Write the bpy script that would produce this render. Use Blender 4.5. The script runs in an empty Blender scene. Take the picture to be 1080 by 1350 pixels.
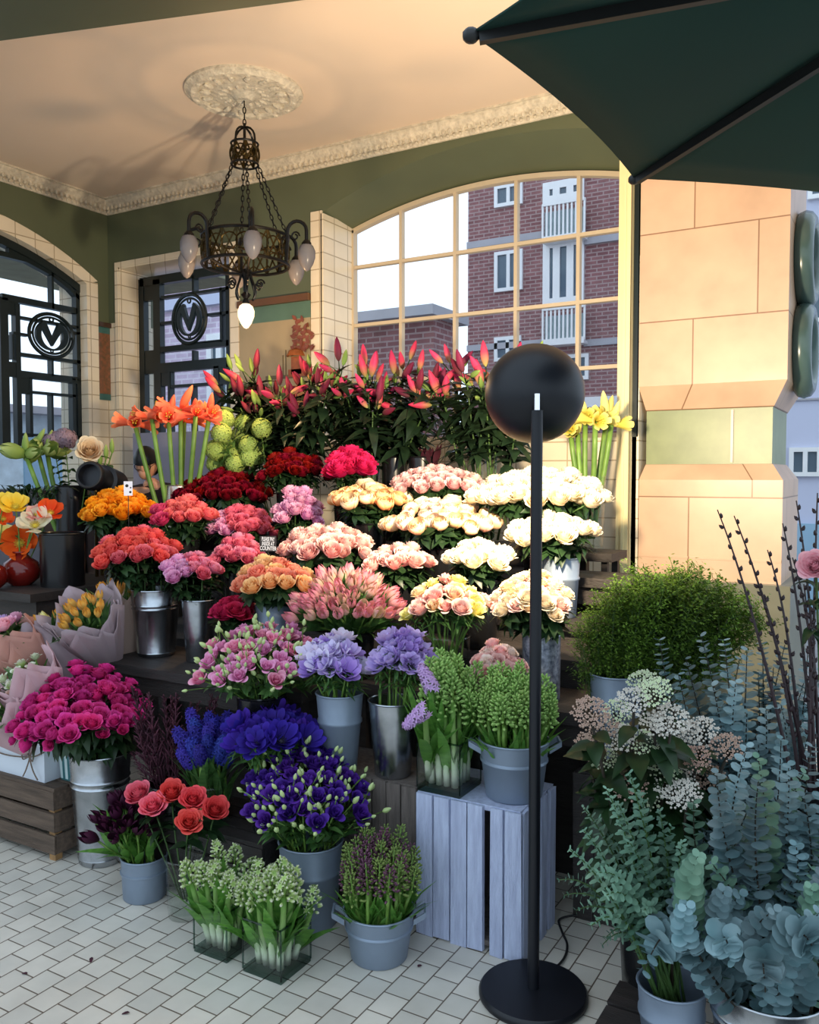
import bpy, math, random
from math import sin, cos, pi, radians, sqrt
from mathutils import Vector as V, Matrix, Quaternion
rnd = random.Random(11)
U = rnd.uniform
scene = bpy.context.scene
col = scene.collection

# ------------------------------------------------------------------ camera model (focal length in pixels of the 1080x1350 frame)
F = 1130.0
PITCH = math.atan(50 / F)
YAW = radians(30.2)
H = 1.5
cyw, syw = cos(YAW), sin(YAW)
RIGHT, FWD, Z = V((cyw, syw, 0)), V((-syw, cyw, 0)), V((0, 0, 1))
CAM = V((0, 0, H))
def ray(px, py):
    a, b = (px - 540) / F, (675 - py) / F
    return RIGHT * a + FWD * (cos(PITCH) + b * sin(PITCH)) + Z * (b * cos(PITCH) - sin(PITCH))
def at(px, py, D):
    r = ray(px, py); return CAM + r * (D / r.dot(FWD))
def on_y(px, py, y):
    r = ray(px, py); return CAM + r * (y / r.y)
def on_x(px, py, x):
    r = ray(px, py); return CAM + r * (x / r.x)
def on_z(px, py, z):
    r = ray(px, py); return CAM + r * ((z - H) / r.z)
def depth_at_row(px, v):
    return v / ((px - 540) / F * syw + cyw)

# ------------------------------------------------------------------ mesh builder
class MB:
    def __init__(s):
        s.v, s.f, s.m, s.uv = [], [], [], []
    def add(s, vs, fs, mi=0, uv=None):
        b = len(s.v)
        s.v.extend(V(p) for p in vs)
        s.uv.extend(uv if uv else [(0.5, 0.5)] * len(vs))
        s.f.extend(tuple(b + i for i in f) for f in fs)
        s.m.extend([mi] * len(fs))
        return s
    def box(s, lo, hi, mi=0):
        x0, y0, z0 = lo; x1, y1, z1 = hi
        return s.hexa([(x0,y0,z0),(x1,y0,z0),(x1,y1,z0),(x0,y1,z0),(x0,y0,z1),(x1,y0,z1),(x1,y1,z1),(x0,y1,z1)], mi)
    def hexa(s, p, mi=0):
        return s.add(p, [(0,3,2,1),(4,5,6,7),(0,1,5,4),(1,2,6,5),(2,3,7,6),(3,0,4,7)], mi)
    def bar(s, a, b, w, h, side, mi=0):
        """a box running from a to b, w wide along `side`, h thick across."""
        a, b, side = V(a), V(b), V(side).normalized()
        d = (b - a).normalized(); n = d.cross(side).normalized(); w2, h2 = side * w / 2, n * h / 2
        return s.hexa([a-w2-h2, a+w2-h2, a+w2+h2, a-w2+h2, b-w2-h2, b+w2-h2, b+w2+h2, b-w2+h2], mi)
    def tube(s, pts, rad, n=8, mi=0, cap=True):
        pts = [V(p) for p in pts]
        if not hasattr(rad, '__len__'): rad = [rad] * len(pts)
        t0 = (pts[1] - pts[0]).normalized()
        nrm = t0.orthogonal().normalized()
        vs, uv, fs = [], [], []
        for i, p in enumerate(pts):
            t = (pts[min(i+1, len(pts)-1)] - pts[max(i-1, 0)]).normalized()
            nrm = (nrm - t * nrm.dot(t)).normalized(); bn = t.cross(nrm)
            for k in range(n):
                a = 2*pi*k/n
                vs.append(p + (nrm*cos(a) + bn*sin(a)) * rad[i]); uv.append((k/n, i/(len(pts)-1)))
        for i in range(len(pts)-1):
            for k in range(n):
                fs.append((i*n+k, i*n+(k+1)%n, (i+1)*n+(k+1)%n, (i+1)*n+k))
        if cap:
            fs.append(tuple(range(n-1, -1, -1))); fs.append(tuple((len(pts)-1)*n+k for k in range(n)))
        return s.add(vs, fs, mi, uv)
    def lathe(s, prof, c=(0,0,0), n=24, mi=0, axis=None, lobes=0, amp=0.0):
        c = V(c); q = V(axis).to_track_quat('Z', 'Y') if axis is not None else None
        vs, uv, fs = [], [], []
        for i, (r, z) in enumerate(prof):
            for k in range(n):
                a = 2*pi*k/n; rr = r * (1 + amp*cos(lobes*a)) if lobes else r
                p = V((rr*cos(a), rr*sin(a), z))
                vs.append(c + (q @ p if q else p)); uv.append((k/n, i/(len(prof)-1)))
        for i in range(len(prof)-1):
            for k in range(n):
                fs.append((i*n+k, i*n+(k+1)%n, (i+1)*n+(k+1)%n, (i+1)*n+k))
        if prof[0][0] > 1e-6: pass
        return s.add(vs, fs, mi, uv)
    def ball(s, c, r, n=12, mi=0, sc=(1,1,1), q=None):
        m = max(4, n//2+1); vs, uv, fs = [], [], []
        for i in range(m+1):
            th = pi*i/m
            for k in range(n):
                a = 2*pi*k/n
                p = V((sin(th)*cos(a)*r*sc[0], sin(th)*sin(a)*r*sc[1], -cos(th)*r*sc[2]))
                vs.append(V(c) + (q @ p if q else p)); uv.append((k/n, i/m))
        for i in range(m):
            for k in range(n):
                fs.append((i*n+k, i*n+(k+1)%n, (i+1)*n+(k+1)%n, (i+1)*n+k))
        return s.add(vs, fs, mi, uv)
    def grid(s, fn, nu, nv, mi=0):
        vs, uv, fs = [], [], []
        for j in range(nv+1):
            for i in range(nu+1):
                vs.append(fn(i/nu, j/nv)); uv.append((i/nu, j/nv))
        for j in range(nv):
            for i in range(nu):
                a = j*(nu+1)+i; fs.append((a, a+1, a+nu+2, a+nu+1))
        return s.add(vs, fs, mi, uv)
    def leaf(s, base, d, up, L, w, curl=0.2, mi=0, seg=4, fold=0.15, tip=0.8):
        d = V(d).normalized(); up = V(up); side = d.cross(up)
        side = side.normalized() if side.length > 1e-5 else d.orthogonal().normalized()
        nn = side.cross(d)
        vs, uv, fs = [], [], []
        for i in range(seg+1):
            t = i/seg; ww = w*0.5*max(0.03, sin(pi*min(0.985, 0.06+0.94*t**tip)))
            p = V(base) + d*(L*t) - nn*(curl*L*t*t)
            vs += [p - side*ww + nn*fold*ww, p, p + side*ww + nn*fold*ww]; uv += [(0,t),(0.5,t),(1,t)]
        for i in range(seg):
            a = i*3; fs += [(a,a+1,a+4,a+3),(a+1,a+2,a+5,a+4)]
        return s.add(vs, fs, mi, uv)
    def torus(s, c, R, r, n=24, m=8, axis=(0,0,1), mi=0, sx=1, sy=1):
        q = V(axis).to_track_quat('Z','Y'); vs=[]; fs=[]
        for i in range(n):
            a=2*pi*i/n
            for k in range(m):
                b=2*pi*k/m; p=V(((R*sx+r*cos(b))*cos(a),(R*sy+r*cos(b))*sin(a),r*sin(b))); vs.append(V(c)+q@p)
        for i in range(n):
            for k in range(m): fs.append((i*m+k,((i+1)%n)*m+k,((i+1)%n)*m+(k+1)%m,i*m+(k+1)%m))
        return s.add(vs,fs,mi)
    def mesh(s, name, nmat=1, smooth=True, ang=40):
        me = bpy.data.meshes.new(name)
        me.from_pydata([tuple(p) for p in s.v], [], s.f)
        me.polygons.foreach_set('material_index', s.m)
        uvl = me.uv_layers.new(name='UVMap')
        idx = [0]*len(me.loops); me.loops.foreach_get('vertex_index', idx)
        flat = [c for i in idx for c in s.uv[i]]
        uvl.data.foreach_set('uv', flat)
        for _ in range(nmat): me.materials.append(None)
        me.polygons.foreach_set('use_smooth', [smooth]*len(me.polygons))
        if smooth and ang: me.set_sharp_from_angle(angle=radians(ang))
        me.update()
        return me

ORG = {}
def aslist(m): return list(m) if isinstance(m, (list, tuple)) else [m]
def obj(mb, name, mats, parent=None, smooth=True, ang=40, origin=None):
    """one mesh object; points are in world space, moved into the parent's space."""
    mats = aslist(mats)
    if parent is not None: org = ORG[parent.name]
    elif origin is not None: org = V(origin)
    else:
        xs=[p.x for p in mb.v]; ys=[p.y for p in mb.v]; zs=[p.z for p in mb.v]
        org = V(((min(xs)+max(xs))/2, (min(ys)+max(ys))/2, min(zs)))
    mb.v = [p - org for p in mb.v]
    me = mb.mesh(name, 0, smooth, ang)
    for m in mats: me.materials.append(m)
    o = bpy.data.objects.new(name, me); col.objects.link(o)
    if parent is not None: o.parent = parent
    else: o.location = org
    ORG[o.name] = org
    return o
def tag(o, label=None, cat=None, group=None, kind=None):
    if label: o['label'] = label
    if cat: o['category'] = cat
    if group: o['group'] = group
    if kind: o['kind'] = kind
    return o
def empty(name, loc, label, cat, group=None):
    o = bpy.data.objects.new(name, None); col.objects.link(o); o.location = V(loc); o.empty_display_size = 0.05
    ORG[o.name] = V(loc)
    return tag(o, label, cat, group)
def struct(mb, name, mats, label=None, smooth=True):
    o = obj(mb, name, mats, smooth=smooth); o['kind'] = 'structure'
    if label: o['label'] = label
    o['category'] = name.split('_')[0]
    return o
def inst(me, name, mats, parent, loc=(0,0,0), q=None, sc=1.0):
    o = bpy.data.objects.new(name, me); col.objects.link(o); o.parent = parent
    o.location = V(loc); o.rotation_mode = 'QUATERNION'
    if q is not None: o.rotation_quaternion = q
    o.scale = (sc, sc, sc) if not hasattr(sc, '__len__') else sc
    for i, m in enumerate(aslist(mats)):
        if i < len(o.material_slots):
            o.material_slots[i].link = 'OBJECT'; o.material_slots[i].material = m
    return o

# ------------------------------------------------------------------ materials
def nt(name):
    m = bpy.data.materials.new(name); m.use_nodes = True
    t = m.node_tree; t.nodes.clear()
    return m, t, (lambda ty, **k: _n(t, ty, k)), t.links.new
def _n(t, ty, k):
    n = t.nodes.new(ty)
    for a, b in k.items():
        if a.startswith('i_'):
            key = a[2:]; key = int(key) if key.isdigit() else key.replace('_', ' ')
            n.inputs[key].default_value = b
        else: setattr(n, a, b)
    return n
def c4(c): return (c[0], c[1], c[2], 1.0)
def srgb(r, g, b):
    f = lambda x: (x/255/12.92) if x/255 <= 0.04045 else ((x/255+0.055)/1.055)**2.4
    return (f(r), f(g), f(b))
def mul(c, k): return (min(1, c[0]*k), min(1, c[1]*k), min(1, c[2]*k))
def pmat(name, c, rough=0.6, metal=0.0, ns=6.0, amt=0.25, bump=0.0, bs=40.0, c2=None, spec=0.5, stretch=(1,1,1), coat=0.0, det=4.0):
    m, t, N, L = nt(name)
    out = N('ShaderNodeOutputMaterial'); p = N('ShaderNodeBsdfPrincipled')
    p.inputs['Roughness'].default_value = rough; p.inputs['Metallic'].default_value = metal
    p.inputs['Specular IOR Level'].default_value = spec; p.inputs['Coat Weight'].default_value = coat
    tc = N('ShaderNodeTexCoord'); mp = N('ShaderNodeMapping'); mp.inputs['Scale'].default_value = stretch
    L(tc.outputs['Object'], mp.inputs['Vector'])
    no = N('ShaderNodeTexNoise'); no.inputs['Scale'].default_value = ns; no.inputs['Detail'].default_value = det
    L(mp.outputs[0], no.inputs['Vector'])
    cr = N('ShaderNodeValToRGB'); cr.color_ramp.elements[0].position = 0.3; cr.color_ramp.elements[1].position = 0.7
    cr.color_ramp.elements[0].color = c4(c2 if c2 else mul(c, 1-amt)); cr.color_ramp.elements[1].color = c4(c)
    L(no.outputs['Fac'], cr.inputs[0]); L(cr.outputs[0], p.inputs['Base Color'])
    if bump:
        n2 = N('ShaderNodeTexNoise'); n2.inputs['Scale'].default_value = bs; L(mp.outputs[0], n2.inputs['Vector'])
        b = N('ShaderNodeBump'); b.inputs['Strength'].default_value = bump; b.inputs['Distance'].default_value = 0.01
        L(n2.outputs['Fac'], b.inputs['Height']); L(b.outputs[0], p.inputs['Normal'])
    L(p.outputs[0], out.inputs[0])
    return m
def petal(name, base, tip, mid=None, var=0.12, trans=0.25, rough=0.6):
    """petal: colour runs along the petal (UV v) from base to tip; a little different from flower to flower."""
    m, t, N, L = nt(name)
    out = N('ShaderNodeOutputMaterial'); p = N('ShaderNodeBsdfPrincipled', i_Roughness=rough); tr = N('ShaderNodeBsdfTranslucent'); mx = N('ShaderNodeMixShader', i_0=trans)
    p.inputs['Specular IOR Level'].default_value = 0.2
    uv = N('ShaderNodeUVMap'); sp = N('ShaderNodeSeparateXYZ'); L(uv.outputs[0], sp.inputs[0])
    cr = N('ShaderNodeValToRGB'); e = cr.color_ramp.elements
    e[0].position, e[0].color = 0.05, c4(base); e[1].position, e[1].color = 0.95, c4(tip)
    if mid: x = e.new(0.5); x.color = c4(mid)
    else: x = e.new(0.62); x.color = c4([b_*.72+t_*.28 for b_, t_ in zip(base, tip)])
    L(sp.outputs['Y'], cr.inputs[0])
    oi = N('ShaderNodeObjectInfo')
    hs = N('ShaderNodeHueSaturation')
    mr = N('ShaderNodeMapRange'); mr.inputs[3].default_value = 1-var; mr.inputs[4].default_value = 1+var
    mh = N('ShaderNodeMapRange'); mh.inputs[3].default_value = 0.5-var*0.045; mh.inputs[4].default_value = 0.5+var*0.045
    fr = N('ShaderNodeMath', operation='FRACT'); mm = N('ShaderNodeMath', operation='MULTIPLY'); mm.inputs[1].default_value = 7.31
    L(oi.outputs['Random'], mr.inputs[0]); L(mr.outputs[0], hs.inputs['Value'])
    L(oi.outputs['Random'], mm.inputs[0]); L(mm.outputs[0], fr.inputs[0]); L(fr.outputs[0], mh.inputs[0]); L(mh.outputs[0], hs.inputs['Hue'])
    L(cr.outputs[0], hs.inputs['Color']); L(hs.outputs[0], p.inputs['Base Color']); L(hs.outputs[0], tr.inputs['Color'])
    L(p.outputs[0], mx.inputs[1]); L(tr.outputs[0], mx.inputs[2]); L(mx.outputs[0], out.inputs[0])
    return m
def leafm(name, c, c2=None, rough=0.5, trans=0.2, ns=18.0, var=0.2):
    m, t, N, L = nt(name)
    out = N('ShaderNodeOutputMaterial'); p = N('ShaderNodeBsdfPrincipled', i_Roughness=rough); tr = N('ShaderNodeBsdfTranslucent'); mx = N('ShaderNodeMixShader', i_0=trans)
    p.inputs['Specular IOR Level'].default_value = 0.35
    tc = N('ShaderNodeTexCoord'); no = N('ShaderNodeTexNoise', i_Scale=ns); L(tc.outputs['Object'], no.inputs['Vector'])
    cr = N('ShaderNodeValToRGB'); e = cr.color_ramp.elements
    e[0].position, e[0].color = 0.32, c4(c2 if c2 else mul(c, 0.6)); e[1].position, e[1].color = 0.68, c4(c)
    L(no.outputs['Fac'], cr.inputs[0])
    oi = N('ShaderNodeObjectInfo'); hs = N('ShaderNodeHueSaturation'); mr = N('ShaderNodeMapRange')
    mr.inputs[3].default_value = 1-var; mr.inputs[4].default_value = 1+var
    L(oi.outputs['Random'], mr.inputs[0]); L(mr.outputs[0], hs.inputs['Value']); L(cr.outputs[0], hs.inputs['Color'])
    L(hs.outputs[0], p.inputs['Base Color']); L(hs.outputs[0], tr.inputs['Color'])
    L(p.outputs[0], mx.inputs[1]); L(tr.outputs[0], mx.inputs[2]); L(mx.outputs[0], out.inputs[0])
    return m
def glassm(name, tint=(1,1,1), refl=1.0, rough=0.02):
    m, t, N, L = nt(name)
    out = N('ShaderNodeOutputMaterial'); a = N('ShaderNodeBsdfTransparent'); a.inputs[0].default_value = c4(tint)
    g = N('ShaderNodeBsdfGlossy', i_Roughness=rough); fr = N('ShaderNodeFresnel', i_IOR=1.45); mx = N('ShaderNodeMixShader')
    ge = N('ShaderNodeNewGeometry'); io = N('ShaderNodeMapRange'); io.inputs[3].default_value = 1.45; io.inputs[4].default_value = 1/1.45; L(ge.outputs['Backfacing'], io.inputs[0]); L(io.outputs[0], fr.inputs['IOR'])
    mu = N('ShaderNodeMath', operation='MULTIPLY'); mu.inputs[1].default_value = refl; L(fr.outputs[0], mu.inputs[0])
    L(mu.outputs[0], mx.inputs[0]); L(a.outputs[0], mx.inputs[1]); L(g.outputs[0], mx.inputs[2]); L(mx.outputs[0], out.inputs[0])
    return m
def emit(name, c, s):
    m, t, N, L = nt(name); out = N('ShaderNodeOutputMaterial'); e = N('ShaderNodeEmission', i_Color=c4(c), i_Strength=s); L(e.outputs[0], out.inputs[0]); return m
def brickm(name, c1, c2, mortar, bw, rh, ms=0.01, rough=0.7, axes='XZ', off=0.5, bump=0.4, phase=(0,0), spec=0.5, noise=0.15, swap=False, coord='Object', sq=1.0, coat=0.0):
    """bricks, blocks or tiles laid in two of the object's axes, sizes in metres."""
    m, t, N, L = nt(name)
    out = N('ShaderNodeOutputMaterial'); p = N('ShaderNodeBsdfPrincipled', i_Roughness=rough); p.inputs['Specular IOR Level'].default_value = spec; p.inputs['Coat Weight'].default_value = coat
    if coord == 'World':
        tc = N('ShaderNodeNewGeometry'); src = tc.outputs['Position']
    else:
        tc = N('ShaderNodeTexCoord'); src = tc.outputs[coord]
    sp = N('ShaderNodeSeparateXYZ'); cb = N('ShaderNodeCombineXYZ'); L(src, sp.inputs[0])
    if axes == 'AUTO':      # either wall direction: x + y run along whichever wall the face is on
        ad = N('ShaderNodeMath', operation='ADD'); L(sp.outputs['X'], ad.inputs[0]); L(sp.outputs['Y'], ad.inputs[1])
        ua, va = ad.outputs[0], sp.outputs['Z']
    else: ua, va = sp.outputs[axes[0]], sp.outputs[axes[1]]
    a1 = N('ShaderNodeMath', operation='ADD'); a1.inputs[1].default_value = phase[0]; a2 = N('ShaderNodeMath', operation='ADD'); a2.inputs[1].default_value = phase[1]
    L(ua, a1.inputs[0]); L(va, a2.inputs[0]); L(a1.outputs[0], cb.inputs[0]); L(a2.outputs[0], cb.inputs[1])
    b = N('ShaderNodeTexBrick', offset=off, squash=sq)
    b.inputs['Color1'].default_value = c4(c1); b.inputs['Color2'].default_value = c4(c2); b.inputs['Mortar'].default_value = c4(mortar)
    b.inputs['Scale'].default_value = 1.0; b.inputs['Mortar Size'].default_value = ms; b.inputs['Mortar Smooth'].default_value = 0.1
    b.inputs['Brick Width'].default_value = bw; b.inputs['Row Height'].default_value = rh
    L(cb.outputs[0], b.inputs['Vector'])
    no = N('ShaderNodeTexNoise', i_Scale=5.0, i_Detail=6.0); L(src, no.inputs['Vector'])
    mr = N('ShaderNodeMapRange'); mr.inputs[1].default_value = 0.3; mr.inputs[2].default_value = 0.7; mr.inputs[3].default_value = 1-noise; mr.inputs[4].default_value = 1+noise*0.4
    hs = N('ShaderNodeHueSaturation'); L(no.outputs['Fac'], mr.inputs[0]); L(mr.outputs[0], hs.inputs['Value']); L(b.outputs['Color'], hs.inputs['Color'])
    L(hs.outputs[0], p.inputs['Base Color'])
    bp = N('ShaderNodeBump', invert=True); bp.inputs['Strength'].default_value = bump; bp.inputs['Distance'].default_value = 0.004
    L(b.outputs['Fac'], bp.inputs['Height']); L(bp.outputs[0], p.inputs['Normal'])
    L(p.outputs[0], out.inputs[0])
    return m

M = {}
M['green_wall'] = pmat('green_wall_paint', srgb(92,100,76), 0.55, amt=0.12, ns=2.5)
M['cream_paint'] = pmat('cream_ceiling_paint', srgb(226,206,186), 0.8, amt=0.05, ns=1.5)
M['plaster'] = pmat('white_plaster', srgb(226,216,196), 0.8, ns=30, amt=0.35, bump=0.8, bs=60)
M['cream_tile'] = brickm('cream_wall_tile', srgb(234,222,198), srgb(228,214,188), srgb(182,166,138), 0.155, 0.105, 0.004, 0.25, axes='AUTO', off=0.0, coord='World', noise=0.08)
M['floor_tile'] = brickm('floor_tile', srgb(214,208,196), srgb(196,192,182), srgb(104,92,80), 0.0935, 0.0855, 0.0024, 0.42, axes='YX', off=0.5, coord='World', noise=0.14, bump=0.5)
M['stone'] = brickm('faience_block', srgb(206,172,144), srgb(198,163,134), srgb(140,106,80), 0.62, 0.46, 0.0035, 0.35, axes='AUTO', coord='World', phase=(0.42,-1.84), noise=0.14)
M['green_tile'] = pmat('green_glazed_tile', srgb(128,138,98), 0.4, ns=9, amt=0.2)
M['red_brick'] = brickm('red_brown_brick', srgb(150,104,104), srgb(128,84,86), srgb(166,142,140), 0.225, 0.075, 0.012, 0.9, axes='AUTO', coord='World', noise=0.2)
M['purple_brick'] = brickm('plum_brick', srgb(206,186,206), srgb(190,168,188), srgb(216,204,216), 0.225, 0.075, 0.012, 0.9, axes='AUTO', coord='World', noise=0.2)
M['bar_paint'] = pmat('tan_glazing_bar_paint', srgb(204,188,162), 0.45, ns=3, amt=0.1)
M['white_paint'] = pmat('white_gloss_paint', srgb(236,236,236), 0.4, amt=0.05)
M['yellow_paint'] = pmat('pale_yellow_paint', srgb(232,216,164), 0.45, ns=3, amt=0.1)
M['dark_frame'] = pmat('dark_green_frame_paint', srgb(14,28,30), 0.35, amt=0.2)
M['window_glass'] = glassm('window_glass', (0.97,0.98,1.0), 0.35)
M['vase_glass'] = glassm('vase_glass', (0.975,0.99,0.982), 0.7)
M['thick_glass'] = glassm('thick_vase_base_glass', (0.45,0.55,0.52), 0.9)
M['water'] = glassm('vase_water', (0.965,0.98,0.97), 0.25)
M['pane_dark'] = pmat('dark_window_pane', srgb(92,110,124), 0.1, amt=0.2, ns=1.0)
M['concrete'] = pmat('pale_concrete', srgb(176,174,180), 0.8, ns=2, amt=0.15)
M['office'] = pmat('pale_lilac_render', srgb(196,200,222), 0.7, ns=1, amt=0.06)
M['bluedoor'] = pmat('pale_blue_shutter', srgb(150,184,208), 0.5, ns=2, amt=0.1)
M['pavement'] = pmat('grey_pavement', srgb(140,140,142), 0.9, ns=3, amt=0.2)
M['iron'] = pmat('black_wrought_iron', (0.012,0.011,0.010), 0.4, 0.6, amt=0.3)
M['brass'] = pmat('aged_brass_band', srgb(74,60,28), 0.35, 0.8, ns=20, amt=0.5)
M['black_metal'] = pmat('black_powder_coat', (0.005,0.006,0.010), 0.42, 0.0, amt=0.1, spec=0.4)
M['chrome'] = pmat('chrome', (0.8,0.8,0.82), 0.12, 1.0, amt=0.05)
M['galv'] = pmat('galvanised_steel', (0.50,0.53,0.57), 0.27, 1.0, ns=14, amt=0.35, bump=0.12, bs=20)
M['zinc'] = pmat('matt_zinc', srgb(138,152,170), 0.5, 0.45, ns=7, amt=0.16, bump=0.08, bs=30)
M['hammered'] = pmat('speckled_zinc', srgb(196,200,214), 0.4, 0.5, ns=70, amt=0.5, c2=srgb(92,98,120))
M['silver'] = pmat('silver_metal', (0.72,0.66,0.58), 0.25, 1.0, ns=5, amt=0.1)
M['black_plastic'] = pmat('black_plastic', (0.008,0.008,0.009), 0.25, amt=0.2)
M['red_glaze'] = pmat('red_glaze', srgb(120,26,20), 0.12, ns=4, amt=0.3)
M['dark_wood'] = pmat('dark_stained_wood', srgb(52,46,44), 0.6, ns=5, amt=0.5, stretch=(1,8,8), bump=0.3)
M['grey_wood'] = pmat('weathered_grey_wood', srgb(112,102,96), 0.8, ns=6, amt=0.5, stretch=(10,10,1), bump=0.5)
M['brown_wood'] = pmat('weathered_brown_wood', srgb(104,86,72), 0.8, ns=6, amt=0.5, stretch=(1,10,10), bump=0.5)
M['white_wood'] = pmat('chipped_pale_blue_paint', srgb(186,196,222), 0.65, ns=7, amt=0.3, stretch=(9,9,1), bump=0.5, c2=srgb(160,168,196))
M['end_grain'] = pmat('pale_end_grain', srgb(170,130,84), 0.8, ns=20, amt=0.4)
M['umbrella'] = leafm('dark_green_canvas', srgb(26,62,54), srgb(22,54,48), 0.8, 0.12, 1.5, 0.0)
M['rib'] = pmat('dark_rib', (0.012,0.012,0.012), 0.5)
M['ceramic_green'] = pmat('dark_green_ceramic', srgb(70,92,88), 0.25, ns=3, amt=0.3)
M['frost'] = leafm('frosted_ribbed_glass', srgb(158,154,156), srgb(136,132,136), 0.25, 0.5, 5.0, 0.05)
M['cable'] = pmat('black_cable', (0.008,0.008,0.009), 0.5)
M['skin'] = pmat('skin', srgb(206,150,120), 0.5, amt=0.08)
M['hair'] = pmat('black_hair', (0.008,0.006,0.006), 0.4)
M['sweater'] = pmat('dark_brown_knit', srgb(52,34,34), 0.9, ns=60, amt=0.4)
M['trousers'] = pmat('black_cloth', (0.015,0.015,0.02), 0.9)
M['paper_mauve'] = leafm('mauve_kraft_paper', srgb(188,168,172), srgb(176,156,162), 0.8, 0.15, 3.0, 0.0)
M['paper_beige'] = leafm('beige_kraft_paper', srgb(206,178,160), srgb(190,162,148), 0.8, 0.15, 3.0, 0.0)
M['paper_pink'] = leafm('pale_pink_paper', srgb(216,180,186), srgb(204,166,172), 0.8, 0.15, 3.0, 0.0)
M['paper_peach'] = leafm('peach_paper', srgb(204,150,134), srgb(184,132,120), 0.8, 0.15, 3.0, 0.0)
M['bag_white'] = pmat('white_card', srgb(208,216,226), 0.6, ns=2, amt=0.05)
M['twine'] = pmat('jute_twine', srgb(120,104,92), 0.9)
M['slate'] = pmat('chalkboard_black', srgb(30,26,30), 0.7)
M['chalk'] = pmat('white_chalk', srgb(214,214,220), 0.9, amt=0.1)
M['card_white'] = pmat('white_card_tag', srgb(222,224,236), 0.6, amt=0.1)
# plants
M['stem'] = leafm('green_stem', srgb(70,98,48), srgb(52,78,40), 0.5, 0.1, 10)
M['stem_pale'] = leafm('pale_green_stem', srgb(122,156,72), srgb(98,134,58), 0.4, 0.15, 10)
M['stem_dark'] = leafm('dark_stem', srgb(48,40,28), srgb(34,30,22), 0.6, 0.0, 10)
M['leaf'] = leafm('dark_rose_leaf', srgb(44,70,38), srgb(26,46,26), 0.4, 0.2)
M['leaf_mid'] = leafm('mid_green_leaf', srgb(84,122,62), srgb(56,92,46), 0.45, 0.25)
M['leaf_lily'] = leafm('lily_leaf', srgb(36,54,34), srgb(20,34,22), 0.35, 0.1)
M['plinth'] = pmat('grey_green_plinth_tile', srgb(112,112,96), 0.35, ns=5, amt=0.2)
M['leaf_bright'] = leafm('bright_green_leaf', srgb(110,160,70), srgb(80,132,56), 0.4, 0.3)
M['euc'] = leafm('blue_grey_eucalyptus_leaf', srgb(140,166,172), srgb(100,134,140), 0.5, 0.12, 14, 0.4)
M['euc_green'] = leafm('green_eucalyptus_leaf', srgb(124,158,136), srgb(86,124,104), 0.5, 0.15, 14, 0.35)
M['fluff'] = leafm('yellow_green_filler_leaf', srgb(112,142,52), srgb(78,112,40), 0.6, 0.3, 8, 0.3)
M['heather'] = leafm('dark_plum_plume', srgb(92,48,62), srgb(60,32,44), 0.8, 0.1, 30, 0.25)
M['black_eye'] = pmat('anemone_eye', (0.01,0.008,0.02), 0.6)
M['yellow_eye'] = pmat('poppy_eye', srgb(214,190,60), 0.7)
SKY, EXPO, LAMP = 1.2, 0.45, 235.0

# ================================================================== ROOM SHELL
YW, XL, ZC = 4.60, -5.363, 3.58          # window wall, left wall, ceiling
def arch(xa, xb, zs, zp):
    """segmental arch height over xa..xb, springing at zs, crown at zp."""
    c, hw, r = (xa+xb)/2, (xb-xa)/2, zp-zs
    R = (hw*hw + r*r)/(2*r)
    return lambda x: zp - R + sqrt(max(0, R*R - (x-c)**2))
def wall(axis, pos, thick, a0, a1, z0, z1, ops, zsplit, wmats):
    """wall in the plane axis=pos; openings (a0,a1,bottom,topfn). Material 0 above zsplit, 1 below."""
    mb = MB()
    cuts = {a0, a1}
    for o in ops:
        n = 28 if o[4] else 1
        for i in range(n+1): cuts.add(o[0] + (o[1]-o[0])*i/n)
    cuts = sorted(cuts)
    def P(a, d, z): return (a, pos+d, z) if axis == 'y' else (pos-d, a, z)
    for c0, c1 in zip(cuts, cuts[1:]):
        if c1-c0 < 1e-6: continue
        mid = (c0+c1)/2; op = next((o for o in ops if o[0] < mid < o[1]), None)
        iv = [((z0,z0),(z1,z1))] if not op else [((z0,z0),(op[2],op[2])), ((op[3](c0),op[3](c1)),(z1,z1))]
        for (b0,b1),(t0,t1) in iv:
            for lo, hi, mi in ((-9, zsplit, 1), (zsplit, 99, 0)):
                p0, p1, q0, q1 = max(b0,lo), max(b1,lo), min(t0,hi), min(t1,hi)
                if q0-p0 < 1e-5 and q1-p1 < 1e-5: continue
                mb.hexa([P(c0,0,p0),P(c1,0,p1),P(c1,thick,p1),P(c0,thick,p0),P(c0,0,q0),P(c1,0,q1),P(c1,thick,q1),P(c0,thick,q0)], mi)
    return mb
BX0, BX1 = -3.33, -1.26
front_arch = arch(BX0, -0.95, 3.20, 3.44)
win_arch = arch(BX0, -1.22, 3.165, 3.325)
SX0, SX1, STOP = -5.24, -4.115, 3.07
WB = wall("y", YW, 0.36, XL-0.4, -1.255, 0, ZC, [(SX0,SX1,0.85,lambda x:STOP,False),(BX0,BX1,1.70,front_arch,True)], 2.66, None)
struct(WB, 'wall_back', [M['green_wall'], M['cream_tile']], 'green painted wall with cream tiling below and window openings', smooth=False)
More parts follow.
